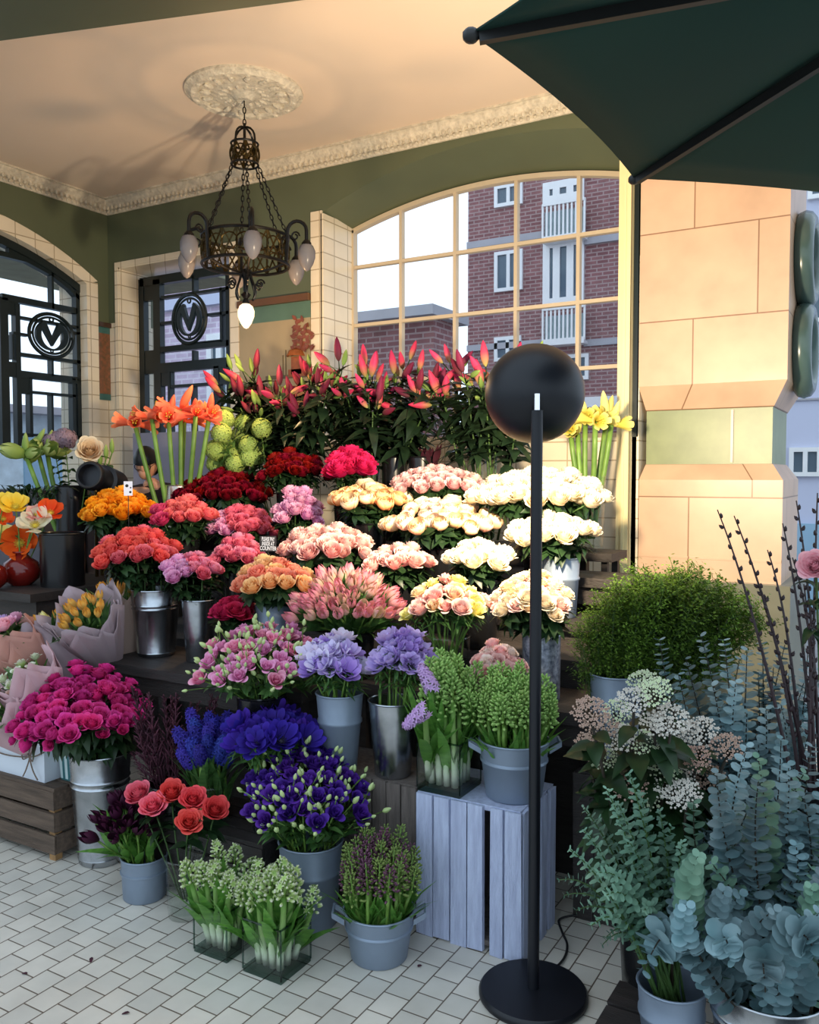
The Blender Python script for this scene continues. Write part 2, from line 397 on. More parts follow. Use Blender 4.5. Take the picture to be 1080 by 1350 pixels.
# loft of the arch soffit: the deep green reveal over the big window
mb = MB()
def sof(u, v):
    x = BX0 + (BX1-BX0)*u
    return V((x, YW+0.002+0.36*v, front_arch(x)*(1-v)+win_arch(x)*v))
mb.grid(sof, 28, 2)
mb.grid(lambda u, v: sof(u, 1) + Z*(0.5*v), 28, 1)
struct(mb, 'trim_1', M['green_wall'], 'green arched reveal over the big window')
mb = MB().box((BX0-0.09, YW-0.012, 1.70), (BX0-0.001, YW+0.0, 3.21))
mb.box((BX0-0.01, YW-0.012, 1.70), (BX0+0.012, YW+0.36, 3.19))
struct(mb, 'trim_2', M['cream_tile'], 'cream tiled jamb left of the big window', smooth=False)
# tiled reveal and border of the small window
mb = MB()
mb.box((SX0-0.035, YW-0.015, 0.85), (SX0, YW, STOP+0.04)); mb.box((SX1, YW-0.015, 0.85), (SX1+0.075, YW, STOP+0.04)); mb.box((SX0, YW-0.015, STOP), (SX1, YW, STOP+0.04))
mb.box((SX0-0.005, YW-0.01, 0.85), (SX0+0.012, YW+0.3, STOP)); mb.box((SX1-0.012, YW-0.01, 0.85), (SX1+0.005, YW+0.3, STOP)); mb.box((SX0, YW-0.01, STOP-0.012), (SX1, YW+0.3, STOP+0.004))
struct(mb, 'trim_3', M['cream_tile'], 'cream tiled surround of the small window', smooth=False)
# left wall with the arched opening
LY0, LY1 = 2.2, 4.40
left_arch = arch(LY0, LY1, 2.93, 3.19)
WLm = wall('x', XL, 0.3, 1.2, YW+0.36, 0, ZC, [(LY0,LY1,0.6,left_arch,True)], 2.3, None)
struct(WLm, 'wall_left', [M['green_wall'], M['cream_tile']], 'green painted left wall with arched opening', smooth=False)
mb = MB()
outer = arch(LY0-0.09, LY1+0.09, 2.96, 3.29)
n = 28
for i in range(n):
    t0, t1 = i/n, (i+1)/n
    def pp(t, o):
        y = (LY0-0.09*o) + (LY1-LY0+0.18*o)*t
        return V((XL+0.014, y, (outer if o else left_arch)(y)))
    a, b, c, d = pp(t0,0), pp(t1,0), pp(t1,1), pp(t0,1)
    dx = V((0.02,0,0)); mb.hexa([a-dx,b-dx,c-dx,d-dx,a,b,c,d])
    e = V((0.3,0,0)); mb.hexa([a-e,b-e,b-e-Z*.012,a-e-Z*.012,a,b,b-Z*.012,a-Z*.012])
mb.box((XL-0.01, LY1, 0.6), (XL+0.0135, LY1+0.09, 2.945)); mb.box((XL-0.01, LY0-0.09, 0.6), (XL+0.0135, LY0, 2.945))
mb.box((XL-0.3, LY1-0.012, 0.6), (XL+0.012, LY1+0.004, 2.93))
struct(mb, 'trim_4', M['cream_tile'], 'cream tiled surround of the arched opening', smooth=False)
# floor, outside ground, ceiling, beam, cornices
mb = MB().box((-6.2, -4, -0.1), (4.5, 5.4, 0)); struct(mb, 'floor', M['floor_tile'], 'cream rectangular floor tiles', smooth=False)
mb = MB().box((-40, -25, -0.14), (40, 60, -0.104)); struct(mb, 'ground', M['pavement'], 'street outside', smooth=False)
bL, bR = at(-60, 72, 3.58), at(420, -4, 3.22)
bm = (bR-bL); bm.z = 0; bd = bm.normalized(); bn = V((bd.y, -bd.x, 0))
if bn.dot(FWD) > 0: bn = -bn
b0, b1 = bL - bd*2.0, bL + bd*5.2
b0.z = b1.z = 0
mb = MB()
mb.add([V((XL-0.3, YW+0.36, ZC)), V((-0.45, YW+0.36, ZC)), V((b1.x, YW+0.36, ZC)), b1+Z*ZC+bn*0.35, b0+Z*ZC+bn*0.35] + [V((XL-0.3, YW+0.36, ZC+.15)), V((-0.45, YW+0.36, ZC+.15)), V((b1.x, YW+0.36, ZC+.15)), b1+Z*(ZC+.15)+bn*0.35, b0+Z*(ZC+.15)+bn*0.35],
       [(0,1,2,3,4),(9,8,7,6,5),(0,5,6,1),(1,6,7,2),(2,7,8,3),(3,8,9,4),(4,9,5,0)])
struct(mb, 'ceiling', M['cream_paint'], 'cream painted ceiling', smooth=False)
zb = at(0, 62, 3.58).z
mb = MB().hexa([b0+Z*zb, b1+Z*zb, b1+bn*0.28+Z*zb, b0+bn*0.28+Z*zb, b0+Z*ZC, b1+Z*ZC, b1+bn*0.28+Z*ZC, b0+bn*0.28+Z*ZC])
struct(mb, 'beam', M['green_wall'], 'green painted beam across the porch front', smooth=False)
def cornice(name, a, b, inward, label):
    mb = MB(); d = (V(b)-V(a)); L = d.length; d.normalize(); iw = V(inward)
    prof = [(0,-.10),(.012,-.10),(.02,-.085),(.02,-.07),(.05,-.055),(.075,-.03),(.08,-.012),(.095,-.012),(.095,0),(0,0)]
    for (o0,z0),(o1,z1) in zip(prof, prof[1:]):
        mb.add([V(a)+iw*o0+Z*z0, V(b)+iw*o0+Z*z0, V(b)+iw*o1+Z*z1, V(a)+iw*o1+Z*z1], [(0,1,2,3)])
    k = int(L/0.042)
    for i in range(k):
        p = V(a)+d*(i+.5)*L/k
        mb.ball(p+iw*0.045-Z*0.062, 0.014, 6, sc=(1,1,1.4))
        mb.ball(p+iw*0.026-Z*0.085+d*.02, 0.011, 6)
    struct(mb, name, M['plaster'], label)
cornice('trim_5', (XL, YW, ZC), (-0.45, YW, ZC), (0,-1,0), 'moulded plaster cornice on the window wall')
cornice('trim_6', (XL, 1.9, ZC), (XL, YW, ZC), (1,0,0), 'moulded plaster cornice on the left wall')
# yellow post beside the pier
p0, p1 = on_y(815, 400, YW-0.05), on_y(839, 400, YW-0.05)
mb = MB().box((p0.x, YW-0.05, 0), (p1.x-0.03, YW+0.36, 3.5)).box((p0.x+.03, YW-0.065, 0), (p0.x+.045, YW-0.04, 3.5)).box((p1.x-.055, YW-0.06, 0), (p1.x-.03, YW-.04, 3.5))
struct(mb, 'trim_7', M['yellow_paint'], 'pale yellow post between window and stone pier', smooth=False)
mb = MB().box((p1.x-0.029, YW-0.0, 0), (p1.x-0.004, YW+0.3, 3.5)); struct(mb, 'trim_8', M['dark_frame'], 'dark strip standing in for the shaded gap beside the post', smooth=False)  # dark strip put in for the shade inside the gap
# stone pier
PX0, PX1, PY0, PY1 = p1.x+0.012, on_y(1037, 400, YW).x, YW, 5.28
prof = [(0,0,0),(0.98,0,0),(1.06,0.0,0),(1.06,0,0),(1.47,0,0),(1.55,0.055,0),(1.552,0.06,1),(1.838,0.06,1),(1.84,0.055,0),(1.965,-0.012,0),(3.6,-0.012,0)]
mb = MB(); ring = []
for z, i, m in prof: ring.append([V((PX0+i*.35,PY0+i,z)),V((PX1-i,PY0+i,z)),V((PX1-i,PY1-i,z)),V((PX0+i*.35,PY1-i,z))])
for (A, B, pr, pr2) in zip(ring, ring[1:], prof, prof[1:]):
    for k in range(4): mb.add([A[k],A[(k+1)%4],B[(k+1)%4],B[k]],[(0,1,2,3)], 1 if (pr[2] and pr2[2]) else 0)
struct(mb, 'column', [M['stone'], M['green_tile']], 'warm lit cream stone pier with a green tile band', smooth=False)
mb = MB().box((PX0-0.005,PY0-0.06,0),(PX1+0.05,PY1+0.05,0.95)); struct(mb, 'trim_9', M['plinth'], 'grey green plinth of the stone pier', smooth=False)
mb = MB().box((PX0+.455,PY0+.05,1.56),(PX0+.468,PY0+.063,1.83)); mb.box((PX0+.0,PY0-0.003,1.058),(PX1,PY0+.02,1.07)); struct(mb, 'trim_10', M['stone'], 'joint of the green tile band', smooth=False)
# ring ornament high on the pier's street side
orn = empty('wall_ornament', (PX1, 4.9, 2.0), 'stack of dark green ceramic rings on the street side of the stone pier', 'ornament')
for zc_ in (2.15, 2.62):
    mb = MB().torus((PX1+0.05, 4.98, zc_), 0.20, 0.052, 28, 10, (1,0,0), sy=1.0); obj(mb, 'ring', M['ceramic_green'], orn)
    mb = MB().lathe([(0.0,-.05),(.12,-.05),(.12,.0),(0,.0)], (PX1+.055,4.98,zc_), 20, axis=(1,0,0)); obj(mb, 'ring_center', M['white_paint'], orn)

# ================================================================== WINDOWS
def winbars(mb, px2p, bars, nrm, thick=0.05):
    for a, b, w in bars:
        A, B = px2p(*a), px2p(*b)
        d = B-A
        hor = d - Z*d.z
        if abs(d.z) > hor.length: m = (A+B)/2; A = V((m.x,m.y,A.z)); B = V((m.x,m.y,B.z))
        else: m = (A.z+B.z)/2; A.z = B.z = m
        side = Z if abs(d.z) < hor.length else (V((1,0,0)) if abs(nrm[1]) else V((0,1,0)))
        mb.bar(A, B, w, thick, side)
# big multi-pane window
YG = YW+0.345
w1 = empty('window_1', (-2.3, YG, 1.7), 'big arched window with cream glazing bars', 'window'); w1['kind'] = 'structure'
mb = MB()
xs_ = [on_y(px, 400, YG).x for px in (530, 601, 681, 763)]
for x in xs_: mb.box((x-.011, YG-.02, 1.70), (x+.011, YG+.02, win_arch(x)))
zs_ = [ (on_y(464,352,YG).z+on_y(812,306,YG).z)/2, (on_y(464,433,YG).z+on_y(812,391,YG).z)/2, on_y(788,484.5,YG).z ]
for z in zs_: mb.box((BX0, YG-.018, z-.011), (BX1, YG+.018, z+.011))
for i in range(28):
    xa, xb = BX0+(BX1-BX0)*i/28, BX0+(BX1-BX0)*(i+1)/28
    A, B = V((xa,YG,win_arch(xa))), V((xb,YG,win_arch(xb))); o=V((0,.025,0)); dz=Z*.03
    mb.hexa([A-dz-o,B-dz-o,B-dz+o,A-dz+o,A-o,B-o,B+o,A+o])
mb.box((BX0,YG-.025,1.70),(BX0+.025,YG+.025,3.16)); mb.box((BX1-.03,YG-.025,1.70),(BX1,YG+.025,3.2)); mb.box((BX0,YG-.03,1.70),(BX1,YG+.03,1.74))
obj(mb, 'window_frame', M['bar_paint'], w1, smooth=False)
mb = MB(); mb.grid(lambda u, v: V((BX0+(BX1-BX0)*u, YG+.002, 1.72+(win_arch(BX0+(BX1-BX0)*u)-1.72)*v)), 28, 1)
obj(mb, 'pane', M['window_glass'], w1)
# small dark window
YS = YW+0.2
k8 = 220/1080
def s8(X, Y): return on_y(120+X*k8, 320+Y*k8, YS)
w2 = empty('window_2', (-4.7, YS, 0.9), 'small dark framed window with an oval emblem', 'window'); w2['kind'] = 'structure'
mb = MB()
zbot = 0.86
def dn(X): p = s8(X, 1000); return (X, 1000 + (p.z-zbot)/ (s8(X,900).z-s8(X,1000).z)*100)
bars = [((345,240),dn(345),.10),((448,240),dn(448),.10),((905,150),dn(905),.05),((675,215),(675,335),.03),((675,700),(675,800),.03),((675,925),dn(675),.03),((830,800),dn(830),.07),((525,820),dn(525),.035),
        ((330,255),(912,178),.09),((468,358),(905,296),.03),((468,524),(560,515),.03),((768,472),(905,452),.03),((465,692),(905,652),.06),((465,812),(905,775),.10),((530,940),(905,898),.03),((855,292),(855,645),.03),((600,655),(855,640),.02)]
bars = [(a,b,w*.72) for a,b,w in bars]; winbars(mb, s8, bars, (0,1,0))
for (x0,x1,ya,yb) in ((335,440,240,370),(335,440,705,845),(450,530,800,925),(820,905,790,905)):
    a, b = s8(x0,ya), s8(x1,yb); mb.box((a.x,YS-.02,b.z),(b.x,YS+.02,a.z))
obj(mb, 'window_frame', M['dark_frame'], w2, smooth=False)
mb = MB().box((SX0,YS+.004,.86),(SX1,YS+.01,STOP)); obj(mb, 'pane', M['window_glass'], w2, smooth=False)
def emblem(px2p, cx, cy, rx, ry, off, parent, nrm):
    c = px2p(cx, cy); c = c + V(off)
    hx = (px2p(cx+rx, cy)-px2p(cx-rx, cy)); hx.z = 0; rX = hx.length/2; rZ = abs(px2p(cx,cy-ry).z-px2p(cx,cy+ry).z)/2
    ux = hx.normalized()
    mb = MB()
    def P(x, z): return c + ux*(x*rX) + Z*(z*rZ)
    def loop(R, r, k=36, sx=1, dz=0): mb.tube([P(R*sx*cos(2*pi*i/k), dz+R*sin(2*pi*i/k)) for i in range(k+1)], r, 6, cap=False)
    loop(1.0, .014); loop(.84, .009)
    # broad inner ring, open at the top, and the pointed wedge between
    k = 30
    for i in range(k):
        a0, a1 = radians(118+304*i/k), radians(118+304*(i+1)/k)
        q = []
        for a in (a0, a1):
            wdt = .13 + .10*abs(cos(a))
            q += [P(.40*cos(a)*1.25+0, .62*sin(a)), P((.40*1.25+wdt)*cos(a), (.62+wdt*.6)*sin(a))]
        n_ = V(nrm)*.012
        mb.hexa([q[0]-n_,q[2]-n_,q[3]-n_,q[1]-n_,q[0]+n_,q[2]+n_,q[3]+n_,q[1]+n_])
    for s in (-1, 1):
        q = [P(s*.30,.62),P(s*.52,.42),P(0,-.50),P(0,-.12)]; n_ = V(nrm)*.014
        mb.hexa([p-n_ for p in q]+[p+n_ for p in q])
    loop(.09, .007, 14, 1, .74); loop(.06, .006, 12, 1, -.72)
    for s in (-1, 1): mb.tube([P(s*.84,0),P(s*1.0,0)], .012, 6)
    obj(mb, 'emblem', M['dark_frame'], parent)
emblem(s8, 655, 497, 106, 158, (0,-.03,0), w2, (0,1,0))
# arched window on the left wall
XS = XL-0.09
k3 = 320/1080
def s3(X, Y): return on_x(X*k3, 280+Y*k3, XS)
w3 = empty('window_3', (XS, 3.4, 0.6), 'arched dark framed window with an oval emblem on the left wall', 'window'); w3['kind'] = 'structure'
mb = MB()
bars = [((14,380),(14,1040),.10),((75,410),(75,1040),.06),((225,190),(225,430),.03),((225,650),(225,730),.03),((225,810),(225,1000),.03),((130,735),(130,1000),.04),((342,270),(342,1010),.06),((380,330),(380,1010),.13),((322,735),(322,1000),.05),
        ((0,375),(335,440),.07),((80,462),(340,518),.03),((50,545),(120,540),.03),((300,530),(372,548),.03),((50,545),(50,655),.02),((85,652),(372,652),.04),((85,735),(372,738),.08),((85,808),(330,806),.03),((85,995),(372,995),.03),((345,490),(372,492),.03),((345,705),(372,705),.04)]
bars = [(a,b,w*.62) for a,b,w in bars]; winbars(mb, s3, bars, (1,0,0))
def arcbar(px_pts, w, t):
    pts = [s3(*p) for p in px_pts]
    for A, B in zip(pts, pts[1:]): mb.bar(A, B, w, t, Z)
arcbar([(-120,170),(0,185),(110,212),(220,272),(300,335),(345,385)], .035, .05)
for i in range(28):
    ya, yb = LY0+(LY1-LY0)*i/28, LY0+(LY1-LY0)*(i+1)/28
    A, B = V((XS,ya,left_arch(ya))), V((XS,yb,left_arch(yb))); o=V((.03,0,0)); dz=Z*.07
    mb.hexa([A-dz-o,B-dz-o,B-dz+o,A-dz+o,A-o,B-o,B+o,A+o])
for (x0,x1,ya,yb) in ((30,108,95,205),(340,380,310,400),(0,75,380,460),(0,80,660,735),(80,130,735,810)):
    a, b = s3(x0,ya), s3(x1,yb); mb.box((XS-.02,min(a.y,b.y),min(a.z,b.z)),(XS+.02,max(a.y,b.y),max(a.z,b.z)))
mb.box((XS-.025,LY0,.6),(XS+.025,LY0+.08,2.95))
obj(mb, 'window_frame', M['dark_frame'], w3, smooth=False)
mb = MB(); mb.grid(lambda u, v: V((XS-.006, LY0+(LY1-LY0)*u, .62+(left_arch(LY0+(LY1-LY0)*u)-.62)*v)), 28, 1)
obj(mb, 'pane', M['window_glass'], w3)
emblem(s3, 218, 550, 98, 95, (.03,0,0), w3, (1,0,0))
# tile picture between the two windows, and the corner panel
pa, pb = on_y(322, 403, YW-.012), on_y(425, 391, YW-.012)
ZT = pa.z
tm = empty('wall_picture', (pa.x, YW-.012, 1.6), 'faded tile picture of a pale sky over distant buildings between the two windows', 'picture')
xa, xb = SX1+.08, BX0-.095
mb = MB().box((xa,YW-.04,ZT-.02),(xb,YW,ZT+.025)); obj(mb, 'ledge', pmat('brown_tile_ledge', srgb(104,70,44), .4), tm, smooth=False)
mb = MB().box((xa,YW-.012,ZT-.13),(xb,YW,ZT-.02)); obj(mb, 'teal_band', pmat('teal_tile', srgb(96,126,108), .3, ns=4, amt=.3), tm, smooth=False)
mb = MB().box((xa,YW-.012,1.7),(xb,YW,ZT-.13)); obj(mb, 'sky_tiles', pmat('pale_sky_tile', srgb(172,152,118), .35, ns=3, amt=.22, c2=srgb(150,136,104)), tm, smooth=False)
orange_t = pmat('rust_tile_paint', srgb(164,92,48), .4, ns=26, amt=.5); olive_t = pmat('olive_tile_paint', srgb(104,92,58), .4, ns=22, amt=.4); ochre_t = pmat('ochre_tile_paint', srgb(178,126,70), .4, ns=12, amt=.4)
W_ = xb-xa
def pic(u, z): return V((xa+W_*u, YW-.0135, ZT-.13-(ZT-.13-1.7)*z))
mb = MB()
for (u0,u1,z0,z1) in ((.74,.88,.30,.44),(.70,.98,.40,.46),(.93,.99,.34,.46)):
    a, b = pic(u0,z1), pic(u1,z0); mb.box((a.x,YW-.016,a.z),(b.x,YW-.011,b.z))
a, b = pic(.79,.29), pic(.85,.26); mb.lathe([(0.07,0),(.05,.04),(0,.06)], (pic(.81,.3).x,YW-.012,pic(.8,.30).z), 10)
obj(mb, 'painted_building', orange_t, tm, smooth=False)
mb = MB()
for (u0,u1,z0,z1) in ((.38,1.0,.44,.47),(.66,.67,.24,.44),(.62,.63,.28,.44),(.0,.4,.5,.53)):
    a, b = pic(u0,z1), pic(u1,z0); mb.box((a.x,YW-.015,a.z),(b.x,YW-.011,b.z))
obj(mb, 'painted_skyline', olive_t, tm, smooth=False)
mb = MB()
a, b = pic(.0,1.0), pic(1.0,.53); mb.box((a.x,YW-.0145,a.z),(b.x,YW-.011,b.z)); obj(mb, 'painted_ground', ochre_t, tm, smooth=False)
mb = MB()
for i in range(46):
    p = pic(.9+U(-.11,.1), .10+U(-.10,.16)); mb.leaf(p+V((0,-.004,0)), (U(-1,1),-.1,U(-1,1)), (0,-1,0), .05, .028, .1)
obj(mb, 'painted_branch', pmat('rust_leaf_tile', srgb(140,76,54), .4, ns=20, amt=.4), tm)
cpn = empty('wall_picture', (XL+.01, 4.56, 2.0), 'narrow brown floral tile panel with teal ends in the room corner', 'picture')
ya, yb = LY1+.092, YW-.002
zz = [on_x(143, y, XL).z for y in (427,433,441,520,528)]
mb = MB().box((XL,ya,zz[3]),(XL+.012,yb,zz[2])); obj(mb, 'floral_tiles', pmat('brown_floral_tile', srgb(140,84,58), .35, ns=34, amt=.6, c2=srgb(86,72,48), det=8), cpn, smooth=False)
mb = MB().box((XL,ya,zz[2]),(XL+.013,yb,zz[1])); obj(mb, 'teal_end', pmat('dark_teal_tile', srgb(60,104,100), .3), cpn, smooth=False)
mb = MB().box((XL,ya,zz[4]),(XL+.013,yb,zz[3])); obj(mb, 'teal_end', pmat('dark_teal_tile_b', srgb(60,104,100), .3), cpn, smooth=False)
mb = MB().box((XL,ya,zz[1]),(XL+.03,yb,zz[0])); obj(mb, 'ledge', pmat('dark_brown_ledge', srgb(70,48,36), .4), cpn, smooth=False)

# ================================================================== OUTSIDE
YT = 16.0
tw = empty('apartment_building', on_y(720,600,YT)*1, 'tall red brick apartment block with white windows and balconies seen through the big window', 'building')
ORG[tw.name] = V(tw.location)
def quad_y(mb, x0, y0, x1, y1, Y, d0, d1, mi=0):
    a, b = on_y(x0, y1, Y), on_y(x1, y0, Y); z0 = min(a.z, on_y(x1,y1,Y).z); z1 = max(b.z, on_y(x0,y0,Y).z)
    zc0 = (on_y(x0,y1,Y).z+on_y(x1,y1,Y).z)/2; zc1 = (on_y(x0,y0,Y).z+on_y(x1,y0,Y).z)/2
    return mb.box((a.x, Y-d1, zc0), (b.x, Y-d0, zc1), mi)
xl_, xr_ = on_y(617,400,YT).x, on_y(995,400,YT).x
mb = MB().box((xl_,YT,-.1),(xr_,YT+9,16)); obj(mb, 'wall', M['red_brick'], tw, smooth=False)
def window_far(parent, x0, y0, x1, y1, Y, cols=2, depth=.06, fr=.07):
    a, b = on_y(x0, (y0+y1)/2, Y), on_y(x1, (y0+y1)/2, Y)
    zt = (on_y(x0,y0,Y).z+on_y(x1,y0,Y).z)/2; zb_ = (on_y(x0,y1,Y).z+on_y(x1,y1,Y).z)/2
    mb = MB()
    mb.box((a.x,Y-depth,zb_),(b.x,Y+.02,zb_+fr)).box((a.x,Y-depth,zt-fr),(b.x,Y+.02,zt))
    for i in range(cols+1):
        x = a.x+(b.x-a.x)*i/cols; x0_, x1_ = max(a.x,x-fr/2-(fr/2 if i==cols else 0)), min(b.x,x+fr/2+(fr/2 if i==0 else 0)); mb.box((x0_,Y-depth,zb_+fr),(x1_,Y+.02,zt-fr))
    w = obj(mb, 'window', M['white_paint'], parent, smooth=False)
    mb = MB().box((a.x+fr/2,Y-.02,zb_+fr/2),(b.x-fr/2,Y+.0,zt-fr/2)); obj(mb, 'pane', M['pane_dark'], w, smooth=False)
for r in ((653,331,690,384,2),(653,243,690,272,2),(653,444,688,476,2),(749,467,777,501,2)): window_far(tw, *r[:4], YT, r[4])
for (d, rail) in (((717,238,771,266),(716,265,771,313)),((717,316,771,402),(716,404,771,450))):
    window_far(tw, *d, YT, 3, fr=.14)
    mb = MB(); a, b = on_y(rail[0],rail[1],YT-.25), on_y(rail[2],rail[1],YT-.25); zb_ = on_y((rail[0]+rail[2])/2,rail[3],YT-.25).z
    zt = (a.z+b.z)/2
    mb.box((a.x,YT-.28,zt-.05),(b.x,YT-.22,zt)).box((a.x,YT-.28,zb_),(b.x,YT-.22,zb_+.06)).box((a.x,YT-.28,zb_-.06),(b.x,YT,zb_))
    for i in range(11): x = a.x+(b.x-a.x)*i/10; mb.box((x-.018,YT-.265,zb_),(x+.018,YT-.235,zt))
    obj(mb, 'balcony_railing', M['white_paint'], tw, smooth=False)
    mb = MB().box((a.x+.02,YT-.2,zb_),(b.x-.02,YT-.17,zt-.15)); obj(mb, 'balcony_panel', pmat('pale_balcony_panel', srgb(170,190,196), .3), tw, smooth=False)
for (x0,x1,y0,y1) in ((617,717,313,322),(771,990,300,309),(617,716,452,460),(771,990,440,449)):
    mb = MB(); quad_y(mb, x0,y0,x1,y1,YT,-.02,.06); obj(mb, 'concrete_band', M['concrete'], tw, smooth=False)
mb = MB(); quad_y(mb, 768,520,990,534,YT,-.02,.2); obj(mb, 'ground_floor_fascia', M['white_paint'], tw, smooth=False)
YB = 10.0
lb = empty('brick_shed', on_y(530,560,YB), 'low dark brick building with flat roof seen at the lower left of the big window', 'building'); ORG[lb.name] = V(lb.location)
xl_, xr_ = on_y(440,440,YB).x, on_y(572,440,YB).x; zt = on_y(520,424,YB).z
mb = MB().box((xl_-3,YB,-.1),(xr_,YB+.6,zt)); obj(mb, 'wall', M['red_brick'], lb, smooth=False)
mb = MB().box((xl_-3,YB-.25,zt),(xr_+.12,YB+.8,zt+.13)); obj(mb, 'roof', M['concrete'], lb, smooth=False)
YP = 9.0
pbd = empty('brick_house', on_y(250,500,YP), 'plum brick house with pale band and white sash window behind the small window', 'building'); ORG[pbd.name] = V(pbd.location)
xl_, xr_ = on_y(120,440,YP).x, on_y(345,440,YP).x
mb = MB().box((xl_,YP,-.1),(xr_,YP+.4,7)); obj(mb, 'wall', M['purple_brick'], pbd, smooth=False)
mb = MB(); quad_y(mb, 125,396,345,410,YP,-.02,.08); obj(mb, 'stone_band', M['office'], pbd, smooth=False)
window_far(pbd, 276,440,308,536,YP,2,fr=.09)
window_far(pbd, 196,372,214,500,YP,1,fr=.09)
XG = -10.5
gb = empty('garage_building', on_x(60,590,XG), 'pale blue low garage with sloping eaves behind the arched left window', 'building'); ORG[gb.name] = V(gb.location)
zt = on_x(60, 548, XG).z
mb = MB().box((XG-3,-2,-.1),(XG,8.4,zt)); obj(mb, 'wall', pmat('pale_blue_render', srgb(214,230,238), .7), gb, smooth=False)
mb = MB().box((XG-3,-2,zt),(XG+.3,8.5,zt+.1)); obj(mb, 'roof', M['concrete'], gb, smooth=False)
a, b = on_x(30,575,XG), on_x(92,575,XG); mb = MB().box((XG-.01,a.y,.2),(XG+.03,b.y,on_x(60,572,XG).z)); obj(mb, 'garage_door', M['bluedoor'], gb, smooth=False)
tone_slab = empty('pane_tone_slab', (-6.5,3.5,3.36), 'beige flat slab added outside to tone the upper panes of the arched window', 'canopy')  # added slab; gives the upper panes a beige tone like a reflected ceiling
obj(MB().box((-7.5,-1,3.36),(XL-.32,6.5,3.46)), 'slab', pmat('beige_slab_paint', srgb(150,148,120), .7), tone_slab, smooth=False)
for y in (-.8, 6.2): obj(MB().box((-7.4,y,-.1),(-7.3,y+.1,3.36)), 'post', M['dark_frame'], tone_slab, smooth=False)

# office block to the right of the pier
YO = 11.0
ob = empty('office_building', on_y(1070,600,YO), 'pale lilac office block at the right edge behind the pier', 'building'); ORG[ob.name] = V(ob.location)
xl_, xr_ = on_y(1012,500,YO).x, on_y(1400,500,YO).x
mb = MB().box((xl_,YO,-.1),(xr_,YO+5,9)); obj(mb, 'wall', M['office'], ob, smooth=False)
for (x0,y0,x1,y1) in ((1066,370,1130,424),(1041,590,1084,628),(1095,585,1160,625),(1066,200,1130,260)): window_far(ob, x0,y0,x1,y1,YO,2,fr=.05)
for y in (318,468,520): mb = MB(); quad_y(mb, 1020,y,1400,y+2.5,YO,-.02,.03); obj(mb, 'string_course', M['concrete'], ob, smooth=False)
mb = MB(); quad_y(mb, 1014,690,1110,1000,YO,-.02,.06); obj(mb, 'shutter_door', M['bluedoor'], ob, smooth=False)

# ================================================================== CEILING ROSE + CHANDELIER
CH = on_z(322, 121, ZC)
cr_ = empty('ceiling_rose', CH-Z*.03, 'round white moulded plaster ceiling rose above the chandelier', 'ceiling rose'); ORG[cr_.name] = V(cr_.location)
RR = 0.318
mb = MB().lathe([(0,-.045),(.04,-.05),(.06,-.03),(.09,-.022),(.14,-.028),(.17,-.02),(.235,-.02),(.25,-.034),(.285,-.034),(.30,-.018),(RR,-.014),(RR,0)], CH, 48)
obj(mb, 'plaster_disc', M['plaster'], cr_)
mb = MB()
for k in range(16):
    a = 2*pi*k/16
    for r_, s_ in ((.205,.03),(.11,.02)):
        c = CH+V((cos(a)*r_, sin(a)*r_, -.024)); q = Quaternion(Z, a)
        mb.ball(c, s_, 8, sc=(1,.6,.5), q=q); mb.ball(c+V((cos(a+.17)*.02,sin(a+.17)*.02,-.004)), s_*.5, 6, sc=(1,1,.7))
    mb.ball(CH+V((cos(a)*.268,sin(a)*.268,-.034)), .016, 6, sc=(1,1,.6))
obj(mb, 'relief_pattern', M['plaster'], cr_)
ch = empty('chandelier', CH-Z*.05, 'black iron and brass chandelier with egg shaped glass shades', 'chandelier'); ORG[ch.name] = V(ch.location)
zR, zCr = 2.70, 3.26
def chp(a, r, z): return V((CH.x+cos(a)*r, CH.y+sin(a)*r, z))
def chain(a, b, name):
    mb = MB(); a, b = V(a), V(b); n = max(3, int((b-a).length/.028)); d = (b-a).normalized()
    for i in range(n):
        c = a+(b-a)*((i+.5)/n); ax = d.orthogonal().normalized()
        if i % 2: ax = d.cross(ax)
        q = Matrix((d, ax.cross(d), ax)).transposed().to_quaternion()
        pts = [c+q@V((cos(t)*.018, sin(t)*.008, 0)) for t in [2*pi*j/10 for j in range(11)]]
        mb.tube(pts, .003, 4, cap=False)
    obj(mb, name, M['iron'], ch)
chain(CH-Z*.05, V((CH.x,CH.y,zCr+.14)), 'chain')
mb = MB()
mb.tube([chp(0,.0,zCr+.15),chp(0,0,zCr+.02)], .008, 6)
for a in (0, pi/2):
    mb.tube([chp(a,.072,zCr+.03)]+[V((CH.x+cos(a)*.072*cos(t),CH.y+sin(a)*.072*cos(t),zCr+.06+.07*sin(t))) for t in [pi*i/10 for i in range(11)]]+[chp(a+pi,.072,zCr+.03)], .006, 6)
obj(mb, 'hanger', M['iron'], ch)
def lattice(R_, z0, z1, k, name_b, name_r, r=.007):
    for z in (z0, z1): obj(MB().torus((CH.x,CH.y,z), R_, r, 48, 6), name_r, M['iron'], ch)
    mb = MB()
    for i in range(k):
        a0, a1 = 2*pi*i/k, 2*pi*(i+1)/k; am = (a0+a1)/2
        for (p, q_) in (((a0,z0),(a1,z1)),((a0,z1),(a1,z0))): mb.bar(chp(p[0],R_,p[1]), chp(q_[0],R_,q_[1]), .010, .004, V((cos(am),sin(am),0)).cross(Z))
        mb.torus(chp(am,R_,(z0+z1)/2), (z1-z0)*.3, .004, 12, 4, V((cos(am),sin(am),0)))
        mb.bar(chp(a0,R_,z0), chp(a0,R_,z1), .012, .004, V((cos(a0),sin(a0),0)).cross(Z))
    obj(mb, name_b, M['brass'], ch)
